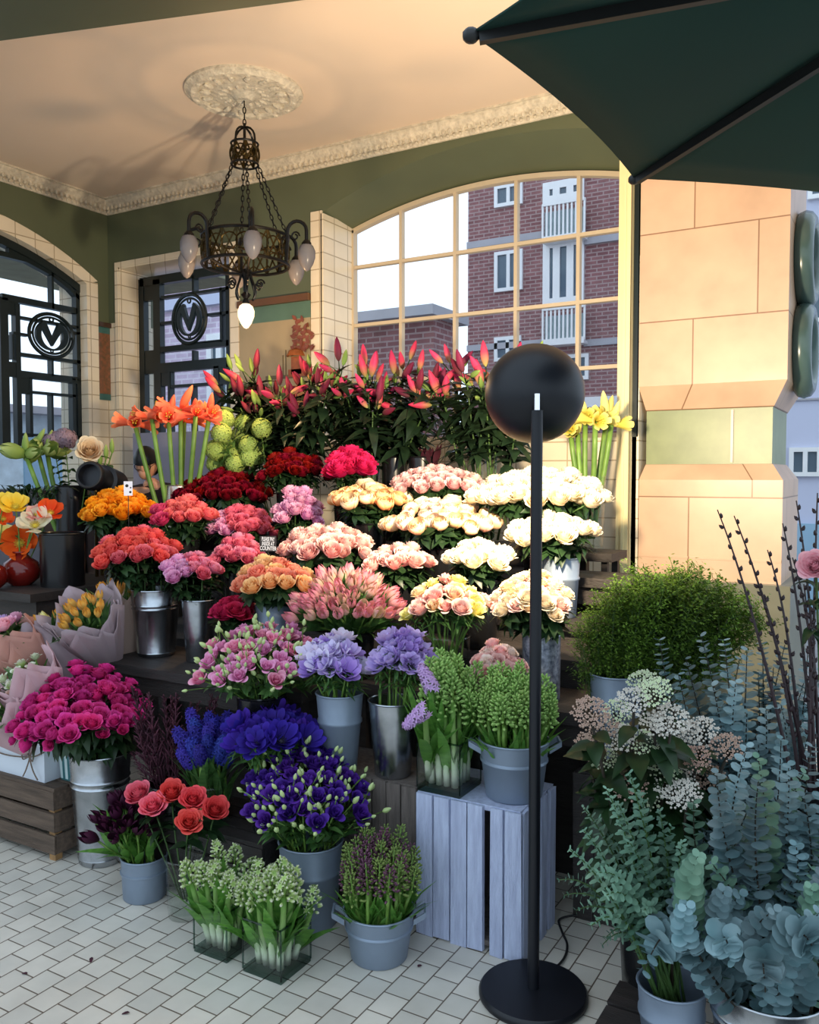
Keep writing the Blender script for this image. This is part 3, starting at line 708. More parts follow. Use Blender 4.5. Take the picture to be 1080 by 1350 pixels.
lattice(.073, zCr-.07, zCr+.04, 8, 'crown_band', 'crown_hoop', .006)
lattice(.235, zR-.055, zR+.095, 18, 'hoop_band', 'hoop_ring', .009)
CA = radians(0)
base_ang = math.atan2(RIGHT.y, RIGHT.x)
angs = [base_ang + radians(d) for d in (-73.5, -13.5, 46.5, 106.5, 166.5, 226.5)]
for a in angs:
    chain(chp(a,.073,zCr-.07), chp(a,.24,zR+.1), 'chain')
    mb = MB()
    pts = [chp(a,.235,zR-.05),chp(a,.245,zR+.08)]
    for i in range(9): t = pi-pi*i/8; pts.append(chp(a,.30+.055*cos(t),zR+.11+.055*sin(t)))
    pts.append(chp(a,.355,zR+.055))
    mb.tube(pts, .010, 8)
    sc_ = [chp(a,.29+.026*cos(t)*(1-t/12),zR+.085+.026*sin(t)*(1-t/12)) for t in [i*.6 for i in range(14)]]
    mb.tube(sc_, .005, 6)
    obj(mb, 'arm', M['iron'], ch)
    sh = MB().lathe([(.018,.04),(.034,.03),(.046,.0),(.045,-.035),(.034,-.07),(.016,-.098),(.0,-.108)], chp(a,.355,zR+.0), 24, lobes=12, amp=.035)
    s_ = obj(sh, 'lamp_shade', M['frost'], ch, ang=0)
    cap = MB().lathe([(.0,.062),(.014,.06),(.026,.045),(.028,.03),(.0,.03)], chp(a,.355,zR), 16); obj(cap, 'shade_cap', M['iron'], ch)
mb = MB()
for a in angs:
    mb.tube([chp(a,.235,zR-.055),chp(a,.14,zR-.085),chp(a,.03,zR-.10)], .007, 6)
    pts = [chp(a,.03,zR-.09)]+[chp(a,.03+.05*sin(t)*(t/3.2)+.0,zR-.10-.05*t) for t in [i*.35 for i in range(1,9)]]
    mb.tube(pts, .006, 6)
    mb.tube([chp(a,.085+.026*cos(t)*(1-t/12),zR-.16+.026*sin(t)*(1-t/12)) for t in [i*.6 for i in range(14)]], .005, 6)
mb.lathe([(0,-.07),(.03,-.08),(.035,-.10),(.015,-.13),(.012,-.20),(.028,-.215),(.012,-.235),(.02,-.255),(.02,-.27),(0,-.27)], (CH.x,CH.y,zR), 16)
obj(mb, 'scroll_pendant', M['iron'], ch)
mb = MB().lathe([(.02,-.265),(.036,-.278),(.046,-.305),(.044,-.335),(.03,-.37),(.012,-.395),(0,-.40)], (CH.x,CH.y,zR), 24, lobes=12, amp=.02)
lit = emit('lit_glass_shade', (1.0,.70,.40), 2.0)
obj(mb, 'lit_shade', lit, ch, ang=0)

# ================================================================== UMBRELLA (hexagonal, seen from below)
hub = V((0,0,0)) + RIGHT*1.047 + FWD*1.518
ZE = 2.30
ua = at(621,56,1.59); vA = V((ua.x,ua.y,0))-hub
um = empty('parasol', hub, 'dark green canvas parasol reaching in at the top right corner', 'parasol')
Rr = vA.length; a0_ = math.atan2(vA.y, vA.x)
ub = at(836,240,2.35); a1_ = math.atan2(ub.y-hub.y, ub.x-hub.x)
step = radians(60) if ((a1_-a0_) % (2*pi)) < pi else -radians(60)
ZH = 2.45
mb = MB()
UC = RIGHT*1.46+FWD*2.56
def ucorner(k):
    k %= 6
    if k == 1: return V((ub.x, ub.y, ZE))
    if k == 2: return V((UC.x, UC.y, ZE))
    return V((hub.x+Rr*cos(a0_+step*k), hub.y+Rr*sin(a0_+step*k), ZE))
top = V((hub.x,hub.y,ZH))
for k in range(6):
    A, B = ucorner(k), ucorner(k+1)
    def fn(u, v, A=A, B=B, k=k):
        sag = 4*u*(1-u)
        e = A*(1-u)+B*u
        e = e + (V((hub.x,hub.y,ZE))-e)*((.03 if k < 2 else .06)*sag) 
        p = top*(1-v)+e*v
        p.z += -.035*sag*v*(1-v)*2 
        return p
    mb.grid(fn, 12, 8)
cn = obj(mb, 'canopy', M['umbrella'], um, ang=25)
so = cn.modifiers.new('thickness', 'SOLIDIFY'); so.thickness = .004
mb = MB()
for k in range(6):
    A = ucorner(k)
    rb = MB().bar(top-Z*.03, A-Z*.012+(top-A).normalized()*.015, .016, .022, (A-top).cross(Z))
    obj(rb, 'rib', M['rib'], um, smooth=False)
    tp = MB().ball(A-Z*.006, .014, 8, sc=(1.2,1.2,1)); obj(tp, 'rib_tip', M['rib'], um)
mb = MB().tube([(hub.x,hub.y,.06),(hub.x,hub.y,ZH+.06)], .024, 12); obj(mb, 'pole', M['dark_frame'], um)
mb = MB().lathe([(0,0),(.25,0),(.25,.05),(.05,.07),(.03,.12),(0,.12)], hub, 24); obj(mb, 'base', M['black_metal'], um)
mb = MB().lathe([(0,-.06),(.05,-.06),(.055,0),(.03,.03),(0,.03)], top-Z*.01, 16); obj(mb, 'hub', M['rib'], um)

# ================================================================== FLOOR LAMP
DL = 2.40
LB = at(703, 1326, DL); LB.z = 0
lp = empty('floor_lamp', LB, 'black floor lamp with a big round dome on a thin pole and disc base', 'floor lamp')
mb = MB().lathe([(0,0),(.152,0),(.156,.006),(.156,.016),(.150,.024),(.03,.028),(0,.028)], LB, 48); obj(mb, 'base', M['black_metal'], lp)
PT = at(706, 541, DL)
mb = MB().lathe([(.0165,.02),(.0165,PT.z),(.0,PT.z)], LB, 16); obj(mb, 'pole', M['black_metal'], lp)
mb = MB().tube([V((LB.x,LB.y,PT.z-.01)), V((LB.x,LB.y,PT.z+.02)), V((LB.x,LB.y,PT.z+.046))], .0085, 12); obj(mb, 'hinge_pin', M['chrome'], lp)
DC = at(705, 519, DL+.155)
# dome: a deep bowl whose round back faces the viewer, open towards the flowers and the pier
aim = (V((-0.20, 1.0, 0.14))).normalized()
rD = .147
prof = [(rD*sin(t), -rD*cos(t)) for t in [radians(a) for a in range(0, 126, 7)]]
prof2 = [(max(0,r-.004), z+(.004 if i == 0 else 0)) for i,(r,z) in enumerate(prof)][::-1]
mb = MB().lathe(prof+prof2, DC, 48, axis=aim); obj(mb, 'dome_shade', M['black_metal'], lp)
bulbc = DC + aim*.02
mb = MB().ball(bulbc, .035, 16); obj(mb, 'bulb', emit('warm_bulb', (1.0,.80,.52), 60.0), lp)
cp = [on_z(690,1318,.006), on_z(716,1290,.008), on_z(742,1266,.008), on_z(748,1246,.008), on_z(741,1228,.008), on_z(738,1212,.01), V((-.93,2.72,.02))]
def smooth_pts(P, k=6):
    out = []
    for i in range(len(P)-1):
        p0, p1, p2, p3 = P[max(i-1,0)], P[i], P[i+1], P[min(i+2,len(P)-1)]
        for j in range(k):
            t = j/k
            out.append(0.5*((2*p1)+(p2-p0)*t+(2*p0-5*p1+4*p2-p3)*t*t+(3*p1-p0-3*p2+p3)*t**3))
    return out+[P[-1]]
mb = MB().tube(smooth_pts(cp), .004, 6); obj(mb, 'cord', M['cable'], lp)

# ================================================================== CRATES AND BENCHES
def board(mb, lo, hi, mi=0, j=.003):
    x0,y0,z0 = lo; x1,y1,z1 = hi
    p = [V(q)+V((U(-j,j),U(-j,j),U(-j,j))) for q in [(x0,y0,z0),(x1,y0,z0),(x1,y1,z0),(x0,y1,z0),(x0,y0,z1),(x1,y0,z1),(x1,y1,z1),(x0,y1,z1)]]
    return mb.hexa(p, mi)
def upright_crate(name, label, x0, x1, y0, y1, z1, wood, nf=6, ns=4, z0=0.0, gap=.006, wide=None):
    """apple crate stood on its end: slats run up the front, sides and back; boards close the top and bottom."""
    r = empty(name, ((x0+x1)/2,(y0+y1)/2,z0), label, 'crate')
    w = (x1-x0)/nf
    for i in range(nf):
        a, b = x0+i*w+gap/2, x0+(i+1)*w-gap/2
        if wide and i == wide: a += .012
        if wide and i == wide-1: b -= .006
        board((m := MB()), (a, y0, z0+.004*(i%2)), (b, y0+.012, z1-.004), 0, .0025); obj(m, 'slat', M[wood], r, smooth=False)
    w = (y1-y0)/ns
    for i in range(ns):
        a, b = y0+.013+i*w+gap/2, y0+.013+(i+1)*w-gap
        for xs in (x0, x1-.012):
            board((m := MB()), (xs, a, z0), (xs+.012, b-.012, z1-.004), 0, .0025); obj(m, 'side_slat', M[wood], r, smooth=False)
    m = MB(); board(m, (x0+.013, y0+.013, z1-.018), (x1-.013, y0+(y1-y0)*.48, z1), 0, .002); board(m, (x0+.013, y0+(y1-y0)*.5, z1-.018), (x1-.013, y1, z1), 0, .002); obj(m, 'top_board', M[wood], r, smooth=False)
    m = MB(); board(m, (x0+.014, y0+.014, z0+.02), (x1-.014, y1-.01, z0+.035), 0, .002); obj(m, 'bottom_board', M['grey_wood'], r, smooth=False)
    m = MB(); board(m, (x0+.014, y1-.014, z0), (x1-.014, y1-.002, z1-.02), 0, .002); obj(m, 'back_panel', M['grey_wood'], r, smooth=False)
    return r
upright_crate('wooden_crate', 'pale blue painted wooden crate stood on end behind the lamp pole', -1.362, -0.99, 2.382, 2.672, .470, 'white_wood', 6, 4, wide=4)
upright_crate('wooden_crate', 'weathered grey crate stood on end left of the pale blue crate', -1.80, -1.385, 2.425, 2.69, .464, 'grey_wood', 7, 4)
upright_crate('wooden_crate', 'dark brown crate stood on end behind the eucalyptus right of the pale blue crate', -.955, -.42, 2.735, 3.03, .50, 'dark_wood', 7, 4)
def slat_crate(name, label, x0, x1, y0, y1, z1, wood, n=3, z0=0.0):
    """crate lying flat: level slats round the sides on corner posts, boarded top."""
    r = empty(name, ((x0+x1)/2,(y0+y1)/2,z0), label, 'crate')
    h = (z1-z0-.03)/n
    for i in range(n):
        a, b = z0+.03+i*h, z0+.03+(i+1)*h-.014
        for (lo, hi, nm) in (((x0,y0,a),(x1,y0+.012,b),'slat'),((x0,y1-.012,a),(x1,y1,b),'slat'),((x0,y0+.013,a),(x0+.012,y1-.013,b),'end_slat'),((x1-.012,y0+.013,a),(x1,y1-.013,b),'end_slat')):
            m = MB(); board(m, lo, hi, 0, .002); obj(m, nm, M[wood], r, smooth=False)
    for x in (x0+.013, x1-.046):
        for y in (y0+.013, y1-.046):
            m = MB(); board(m, (x,y,z0), (x+.033,y+.033,z1-.02), 0, .001); obj(m, 'corner_post', M['end_grain'] if (x > x0+.1 and y < y0+.1) else M[wood], r, smooth=False)
    k = 4; w = (y1-y0)/k
    for i in range(k):
        m = MB(); board(m, (x0, y0+i*w+.004, z1-.014), (x1, y0+(i+1)*w-.006, z1), 0, .002); obj(m, 'top_slat', M[wood], r, smooth=False)
    return r
slat_crate('wooden_crate', 'low brown slatted crate at the left edge under the white gift box', -3.45, -2.815, 2.115, 2.40, .29, 'brown_wood', 3)
slat_crate('wooden_crate', 'low dark crate lying behind the square glass vases', -2.36, -1.83, 2.17, 2.46, .265, 'dark_wood', 3)
slat_crate('wooden_crate', 'low dark crate on the floor beside the lamp base at the lower right', -.66, -.50, 1.80, 2.30, .10, 'dark_wood', 1)
def bench(label, x0, x1, y0, y1, z, wood='dark_wood'):
    r = empty('display_bench', ((x0+x1)/2,(y0+y1)/2,0), label, 'bench')
    k = 3; w = (y1-y0)/k
    for i in range(k):
        m = MB(); board(m, (x0,y0+i*w+.001,z-.04), (x1,y0+(i+1)*w-.002,z), 0, .001); obj(m, 'top_board', M[wood], r, smooth=False)
    for x in (x0+.02, x1-.07):
        for y in (y0+.02, y1-.07): m = MB().box((x,y,0),(x+.05,y+.05,z-.041)); obj(m, 'leg', M[wood], r, smooth=False)
    m = MB().box((x0+.07,y0+.03,z-.12),(x1-.07,y0+.055,z-.045)); obj(m, 'apron', M[wood], r, smooth=False)
    m = MB().box((x0+.03,y1-.018,.0),(x1-.03,y1-.004,z-.041)); obj(m, 'back_panel', M[wood], r, smooth=False)  # dark panel added so the space under the bench looks shaded
    return r
ZA, ZB_, ZC_, ZD, ZE_ = .70, .80, .90, 1.05, 1.14
bench('dark wooden bench under the red roses at the left of the display', -3.0, -1.9, 2.48, 2.88, ZA)
bench('dark wooden bench under the speckled zinc vase right of the display', -1.86, -.82, 2.72, 3.04, ZA)
bench('dark bench hidden behind the lower roses, second step of the display', -3.72, -.80, 3.06, 3.29, ZB_)
bench('dark bench carrying the cream and peach roses, third step of the display', -3.5, -.80, 3.31, 3.56, ZC_)
bench('dark bench carrying the crimson and dusky roses, fourth step of the display', -3.55, -.85, 3.58, 3.86, ZD)
bench('dark bench carrying the lilies, top step of the display', -4.0, -1.38, 3.88, 4.25, ZE_)
bench('low dark table under the wrapped bouquets', -3.9, -2.68, 2.42, 2.47+.0, .44) if False else None
cn_ = empty('counter', (-4.2,2.9,0), 'grey plank counter under the red vases at the left edge', 'counter')
for i in range(9):
    x = -4.75+i*.135
    m = MB(); board(m, (x+.002,2.72,0), (x+.132,2.74,.90), 0, .001); obj(m, 'front_plank', M['grey_wood'], cn_, smooth=False)
m = MB().box((-4.77,2.54,.90),(-3.52,3.25,.94)); obj(m, 'worktop', M['dark_wood'], cn_, smooth=False)
m = MB().box((-4.75,2.581,0),(-3.535,3.23,.899)); obj(m, 'carcass', M['dark_wood'], cn_, smooth=False)
bc = empty('counter', (-4.9,3.9,0), 'grey shop counter at the back below the arched window', 'counter')
m = MB().box((-5.3,3.35,0),(-4.55,4.3,1.36)); obj(m, 'carcass', pmat('grey_counter_panel', srgb(96,92,100), .6, ns=2, amt=.2), bc, smooth=False)
m = MB().box((-5.33,3.32,1.36),(-4.52,4.33,1.40)); obj(m, 'worktop', M['dark_wood'], bc, smooth=False)
wp = empty('wrap_roll', (-4.35,4.3,0), 'grey upright board at the back behind the orange amaryllis', 'board')
m = MB().box((-4.95,4.45,0),(-3.95,4.50,1.80)); obj(m, 'panel', pmat('lilac_grey_board', srgb(150,144,158), .6, ns=2, amt=.1), wp, smooth=False)

# low shelf in front of the bench for the wrapped flowers
lt = empty('low_table', (-3.3,2.44,0), 'low dark table holding the wrapped bouquets behind the brown crate', 'table')
m = MB().box((-4.1,2.42,.40),(-3.02,2.69,.44)); obj(m, 'top', M['dark_wood'], lt, smooth=False)
for x in (-4.05, -3.08):
    for y in (2.44, 2.64): m = MB().box((x,y,0),(x+.04,y+.04,.40)); obj(m, 'leg', M['dark_wood'], lt, smooth=False)

# ================================================================== CAMERA, LIGHT
cam = bpy.data.cameras.new('camera'); co = bpy.data.objects.new('camera', cam); col.objects.link(co)
cam.sensor_fit = 'VERTICAL'; cam.sensor_height = 36.0; cam.lens = F/1350*36.0; cam.clip_start = .05; cam.clip_end = 300
co.location = CAM; co.rotation_euler = (radians(90)-PITCH, 0, YAW)
scene.camera = co
w = bpy.data.worlds.new('overcast_sky'); scene.world = w; w.use_nodes = True
bg = w.node_tree.nodes['Background']; bg.inputs[0].default_value = (.70,.85,1.0,1); bg.inputs[1].default_value = SKY
scene.view_settings.view_transform = 'Standard'; scene.view_settings.look = 'None'; scene.view_settings.gamma = 1; scene.view_settings.use_curve_mapping = False
scene.view_settings.exposure = EXPO
def light(name, ty, loc, energy, color, **k):
    l = bpy.data.lights.new(name, ty); l.energy = energy; l.color = color
    for a, b in k.items(): setattr(l, a, b)
    o = bpy.data.objects.new(name, l); col.objects.link(o); o.location = loc; return o
# the lamp's own beam, thrown out of the open dome
s_ = light('dome_lamp_beam', 'SPOT', DC+aim*.06, LAMP, (1.0,.80,.54), spot_size=radians(172), spot_blend=.55, shadow_soft_size=.06)
s_.rotation_mode = 'QUATERNION'; s_.rotation_quaternion = (-aim).to_track_quat('Z','Y')
light('chandelier_bulb', 'POINT', (CH.x,CH.y,zR-.46), 16.0, (1.0,.62,.30), shadow_soft_size=.05)
scene.cycles.max_bounces = 8; scene.cycles.diffuse_bounces = 4; scene.cycles.glossy_bounces = 3; scene.cycles.transmission_bounces = 4
scene.cycles.transparent_max_bounces = 24; scene.cycles.sample_clamp_indirect = 8.0
scene.cycles.use_denoising = True

# ================================================================== FLOWER FORMS (unit size, base at the origin, opening along +Z)
def cup(mb, n, layers, seed, nu=4, nv=5, mi=0):
    """layers(t) -> (half_angle, r_fn(v), z_fn(v), width_fn(v)) for petal t in 0..1 from heart to rim."""
    rr = random.Random(seed)
    for k in range(n):
        t = k/max(1, n-1)
        ang = k*2.39996 + rr.uniform(-.2,.2); wv, rf, zf, wf, pt = layers(t); ja, jb = rr.uniform(-.04,.04), rr.uniform(-.05,.05)
        def fn(u, v):
            s = 2*u-1; vv = v*(1-pt*s*s)
            a = ang + s*wv*wf(vv)
            r = rf(vv)*(1+ja) + .012*(1-s*s)*0
            z = zf(vv)*(1+jb) - .03*abs(s)**3*vv
            return V((r*cos(a), r*sin(a), z))
        mb.grid(fn, nu, nv, mi)
    return mb
def rose_mesh(name, n=20, op=1.0, seed=1):
    """a tight spiral heart, cupped outer petals with lips rolled outwards."""
    mb = MB(); rr = random.Random(seed)
    for k in range(n):
        t = k/(n-1); ang = k*2.39996+rr.uniform(-.25,.25)
        R_ = .03+.37*t**.80; h_ = .64-.06*t-.14*t**3; wv = 1.5-.78*t; fl = (.015+.15*t**1.5)*op*rr.uniform(.7,1.3); tl = rr.uniform(-.05,.05); pk = rr.uniform(.02,.07)*t
        def fn(u, v):
            s = 2*u-1; vv = v*(1-.10*s*s-.06*s**4)
            lip = max(0,(vv-.62)/.38)
            r = R_*(.34+.66*sin(min(1,vv*1.45)*pi/2))*(1-.10*lip*(1-t))+fl*lip**1.5+.015*s*s*t*vv
            a = ang+s*wv*(.55+.45*sin(pi*min(1,vv*1.05+.08)))
            z = h_*(vv-.16*op*t*lip**2)+tl*s*vv+pk*(1-abs(s))*lip
            return V((r*cos(a), r*sin(a), z))
        mb.grid(fn, 5, 7, 0)
    return mb.mesh(name, 1, True, 0)
def ball_mesh(name, n=26, seed=1, close=.75):
    def L(t):
        R_, h_ = .06+.42*t**.75, .62-.04*t
        return (1.5-.7*t, lambda v: R_*sin(pi*(.10+(close+.0)*.86*v)), lambda v: h_*(1-cos(pi*min(1,.12+.78*v)))*.5*1.12, lambda v: .5+.5*sin(pi*min(1,v*.9+.1)), .10)
    return cup(MB(), n, L, seed).mesh(name, 1, True, 0)
def tulip_mesh(name, seed=1, op=.0):
    def L(t):
        R_ = .24+.07*t
        return (.72, lambda v: R_*(sin(pi*(.10+(.74-.1*op)*v))+.0), lambda v: 1.0*v*(1-.04*(1-t)), lambda v: max(.10, sin(pi*(.22+.74*v))**.8), .05)
    return cup(MB(), 6, L, seed, 4, 6).mesh(name, 1, True, 0)
def bowl_mesh(name, n=10, seed=1, depth=.30, wave=.03, eye=.10, ang=.42, pt=.18, eyeh=.10):
    mb = MB(); rr = random.Random(seed)
    for k in range(n):
        lay = (k*2 >= n); a0 = 2*pi*k/(n/2)+(pi/(n/2) if lay else 0); R_ = .52 if lay else .44; ph = rr.uniform(0,6); dj = rr.uniform(.85,1.3)
        def fn(u, v):
            s = 2*u-1; vv = v*(1-pt*s*s); r = .05+R_*vv; a = a0+s*ang*(.55+.6*sin(pi*min(1,vv*.75+.1)))
            z = (depth*(1.15 if not lay else .85))*vv**1.7*dj + wave*sin(3*s+ph)*vv - .05*max(0,vv-.8)
            return V((r*cos(a), r*sin(a), z+.03))
        mb.grid(fn, 4, 5, 0)
    mb.ball((0,0,.06), eye, 10, 1, (1,1,.8))
    for i in range(22):
        a = 2*pi*i/22; r = eye*(1.35+.35*(i%2)); mb.tube([(0,0,.06),(r*cos(a),r*sin(a),eyeh+.02)], .008, 4, 1); mb.ball((r*cos(a),r*sin(a),eyeh+.025), .016, 5, 1)
    return mb.mesh(name, 2, True, 0)
def trumpet_mesh(name, seed=1, op=1.0):
    mb = MB(); rr = random.Random(seed)
    for k in range(6):
        a0 = 2*pi*k/6+rr.uniform(-.08,.08); wv = .78 if k%2 else .62; cur = rr.uniform(.75,1.15)*op
        def fn(u, v):
            s = 2*u-1; r = .05+.15*v+.30*cur*max(0,v-.25)**1.8; a = a0+s*wv*max(.04,sin(pi*(.28+.57*v)))*(.95)
            return V((r*cos(a), r*sin(a), (.80*v-.16*cur*max(0,v-.7)**1.5*3+.02*(1-s*s))))
        mb.grid(fn, 4, 7, 0)
    for k in range(5):
        a = 2*pi*k/5; mb.tube([(0,0,.1),(.03*cos(a),.03*sin(a),.5),(.08*cos(a),.08*sin(a),.78)], .008, 4, 1); mb.ball((.08*cos(a),.08*sin(a),.79), .022, 5, 1)
    return mb.mesh(name, 2, True, 0)
def bud_mesh(name, fat=.15, lobes=3):
    return MB().lathe([(.02,0),(fat*.6,.10),(fat*.95,.28),(fat,.45),(fat*.85,.65),(fat*.5,.86),(fat*.14,.98),(0,1.0)], n=15, lobes=lobes, amp=.10).mesh(name, 1, True, 0)
def spike_mesh(name, seed=1, n=44, open_=0.0, H_=1.0, r0=.20, size=.075):
    """a hyacinth head: florets spiralling up a spike; buds where closed, six pointed stars where open."""
    mb = MB(); rr = random.Random(seed)
    for i in range(n):
        t = i/n; z = .02+H_*t; a = i*2.39996+rr.uniform(-.2,.2); r = r0*(1-.62*t**1.7)
        if r0 < .1: r = r0
        d = V((cos(a), sin(a), .15+1.1*t)).normalized(); p = V((r*.35*cos(a), r*.35*sin(a), z)); e = p+d*r
        if rr.random() > open_*(1.15-.6*t):
            q = d.to_track_quat('Z','Y'); mb.ball(e, size*(1-.35*t), 6, 0, (.62,.62,1.25), q)
        else:
            mb.tube([p, e], [.012,.028], 5, 0, cap=False)
            x = d.orthogonal().normalized(); y = d.cross(x); ro = rr.uniform(0,1)
            for k in range(6):
                b = ro+2*pi*k/6; dd = (x*cos(b)+y*sin(b))
                mb.leaf(e-d*.01, dd*.85+d*.5, d, size*1.7, size*.75, .55, 0, 3, .0)
    mb.tube([(0,0,-.05),(0,0,H_)], [.045,.02], 6, 1)
    return mb.mesh(name, 2, True, 0)
def pom_mesh(name, seed=1, n=96, r=.5, size=.092):
    """snowball head of many little four petalled florets."""
    mb = MB(); rr = random.Random(seed)
    for i in range(n):
        z = 1-2*(i+.5)/n*.86; a = i*2.39996; s = sqrt(max(0,1-z*z)); d = V((s*cos(a),s*sin(a),z)); c = d*r*rr.uniform(.88,1.05)+Z*r*.8
        x = d.orthogonal().normalized(); y = d.cross(x); ro = rr.uniform(0,2)
        for k in range(4):
            b = ro+pi/2*k; mb.leaf(c, (x*cos(b)+y*sin(b))+d*.35, d, size*1.35, size*1.5, .35, 0, 3, .1, .7)
    return mb.mesh(name, 1, True, 0)
def umbel_mesh(name, seed=1, n=70, r=.5, size=.045, flat=.45):
    """flat topped cluster of tiny flowers and buds on fine rays."""
    mb = MB(); rr = random.Random(seed)
    for i in range(n):
        q = sqrt((i+.5)/n); a = i*2.39996; p = V((q*r*cos(a), q*r*sin(a), .42+flat*r*sqrt(max(0,1-q*q))+rr.uniform(-.04,.04)))
        if i % 3 == 0: mb.tube([V((0,0,.02)), V((p.x*.45,p.y*.45,.28)), p], .010, 4, 1, cap=False)
        if rr.random() < .5: mb.ball(p, size*.8, 5, 0)
        else:
            for k in range(5): b = 2*pi*k/5+i; mb.leaf(p, (cos(b),sin(b),.35), Z, size*1.5, size*1.3, .3, 0, 3, .0, .7)
    return mb.mesh(name, 2, True, 0)

ROSES = [rose_mesh('rose_bloom_form', 26, .8, 3), rose_mesh('rose_bloom_form', 26, .6, 5), rose_mesh('rose_bloom_form', 24, 1.0, 8), rose_mesh('rose_bloom_form', 28, .75, 13)]
BALLS = [ball_mesh('cup_bloom_form', 22, 2, .66), ball_mesh('cup_bloom_form', 22, 4, .74), ball_mesh('cup_bloom_form', 20, 7, .70)]
RANUN = [ball_mesh('ranunculus_form', 34, 2, .80), ball_mesh('ranunculus_form', 32, 9, .76)]
PEONY = [rose_mesh('peony_form', 40, .9, 21), rose_mesh('peony_form', 36, 1.1, 23)]
TULIPS = [tulip_mesh('tulip_form', 1, .0), tulip_mesh('tulip_form', 2, .6), tulip_mesh('tulip_form', 3, .3)]
ANEM = [bowl_mesh('anemone_form', 12, 1, .34), bowl_mesh('anemone_form', 12, 4, .46), bowl_mesh('anemone_form', 12, 6, .26, .05)]
POPPY = [bowl_mesh('poppy_form', 8, 2, .36, .06, .09, .52, .10), bowl_mesh('poppy_form', 8, 7, .28, .07, .09, .52, .10)]
LISI = [rose_mesh('lisianthus_form', 11, 1.5, 31), rose_mesh('lisianthus_form', 12, 1.3, 33)]
TRUMP = [trumpet_mesh('trumpet_form', 1, .55), trumpet_mesh('trumpet_form', 2, .85), trumpet_mesh('trumpet_form', 3, .25)]
BUD = bud_mesh('bud_form', .15, 3); FATBUD = bud_mesh('fat_bud_form', .26, 5)
HY_BUD = [spike_mesh('hyacinth_bud_form', s, 46, .0, 1.0, .21, .085) for s in (1,2)]
HY_MIX = [spike_mesh('hyacinth_mixed_form', s, 38, .16, 1.0, .28, .11) for s in (3,4)]
HY_OPEN = [spike_mesh('hyacinth_open_form', s, 46, 1.0, 1.0, .22, .095) for s in (5,6)]
HY_FINE = [spike_mesh('hyacinth_loose_form', s, 50, .0, 1.0, .22, .065) for s in (7,8)]
POM = [pom_mesh('snowball_form', 1), pom_mesh('snowball_form', 2)]
UMB = [umbel_mesh('umbel_form', 1), umbel_mesh('umbel_form', 2)]

# ------------------------------------------------------------------ stems, unit length 1 (stretched to fit), xy in metres
def stem_mesh(name, r=.0035, leaves=(), bend=.0, seed=1, n=6, r1=None):
    mb = MB(); rr = random.Random(seed)
    pts = [V((bend*sin(pi*t)*.5, bend*.3*sin(2*pi*t), t)) for t in [i/5 for i in range(6)]]
    mb.tube(pts, [r+( (r1 or r)-r)*i/5 for i in range(6)], n, 0)
    for (t, L, w, spread, cnt, zs) in leaves:
        for k in range(cnt):
            a = rr.uniform(0, 2*pi) if cnt > 1 or True else 0
            tt = t+rr.uniform(-.05,.05); b = V((0,0,tt))
            d = V((cos(a)*spread, sin(a)*spread, zs))
            mb.leaf(b, d, Z, L*rr.uniform(.8,1.15), w, rr.uniform(.1,.5), 1, 4, .2)
    # leaves are drawn for a stem about 0.3 m long: squash their height so the stretch restores it
    return mb
def finish_stem(mb, name, Lref=.3):
    for i, p in enumerate(mb.v):
        pass
    return mb.mesh(name, 2, True, 0)
def mk_stem(name, Lref, r, leaves, bend=0, seed=1, n=6, r1=None):
    """leaves: (t along the stem, length, width, spread, count, rise). Built at length Lref, then divided so that the unit mesh scales in z."""
    mb = MB(); rr = random.Random(seed)
    pts = [V((bend*sin(pi*t), bend*.4*sin(2*pi*t), t*Lref)) for t in [i/5 for i in range(6)]]
    mb.tube(pts, [r+((r1 or r)-r)*i/5 for i in range(6)], n, 0)
    for (t, L, w, sp, cnt, zs) in leaves:
        for k in range(cnt):
            a = rr.uniform(0, 2*pi); b = V((0,0,(t+rr.uniform(-.06,.06))*Lref)); d = V((cos(a)*sp, sin(a)*sp, zs))
            mb.leaf(b, d, Z, L*rr.uniform(.75,1.2), w, rr.uniform(.1,.6), 1, 4, .2)
    for p in mb.v: p.z /= Lref
    return mb.mesh(name, 2, True, 0)
ST_ROSE = [mk_stem('rose_stem_form', .32, .0032, [(.93,.055,.030,1,4,.5),(.86,.065,.036,1,5,.2),(.76,.06,.034,1,4,.1)], .006, s) for s in (1,2,3)]
ST_TULIP = [mk_stem('tulip_stem_form', .30, .004, [(.52,.17,.030,.22,2,1),(.62,.12,.026,.35,1,1)], .008, s) for s in (1,2,3)]
ST_ANEM = [mk_stem('anemone_stem_form', .28, .0035, [(.93,.05,.010,1,14,.25),(.84,.05,.014,1,8,.4)], .008, s) for s in (1,2,3)]
ST_LISI = [mk_stem('lisianthus_stem_form', .32, .0025, [(.85,.05,.02,.8,3,.6),(.74,.055,.026,.7,3,.7),(.66,.05,.026,.5,2,.9)], .01, s) for s in (1,2,3)]
ST_BARE = [mk_stem('bare_stem_form', .30, .0035, [(.5,.05,.016,.8,1,.5)], .008, s) for s in (1,2)]
ST_FAT = [mk_stem('fat_stem_form', .40, .014, [], .006, s, 10, .013) for s in (1,2)]
ST_HYAC = [mk_stem('hyacinth_stem_form', .25, .007, [(.20,.20,.034,.08,3,1),(.25,.16,.030,.12,2,1)], .004, s, 7) for s in (1,2,3)]
ST_PALM = [mk_stem('bud_stem_form', .25, .006, [(.22,.17,.026,.05,3,1),(.25,.15,.022,.07,2,1)], .004, s, 7) for s in (1,2)]
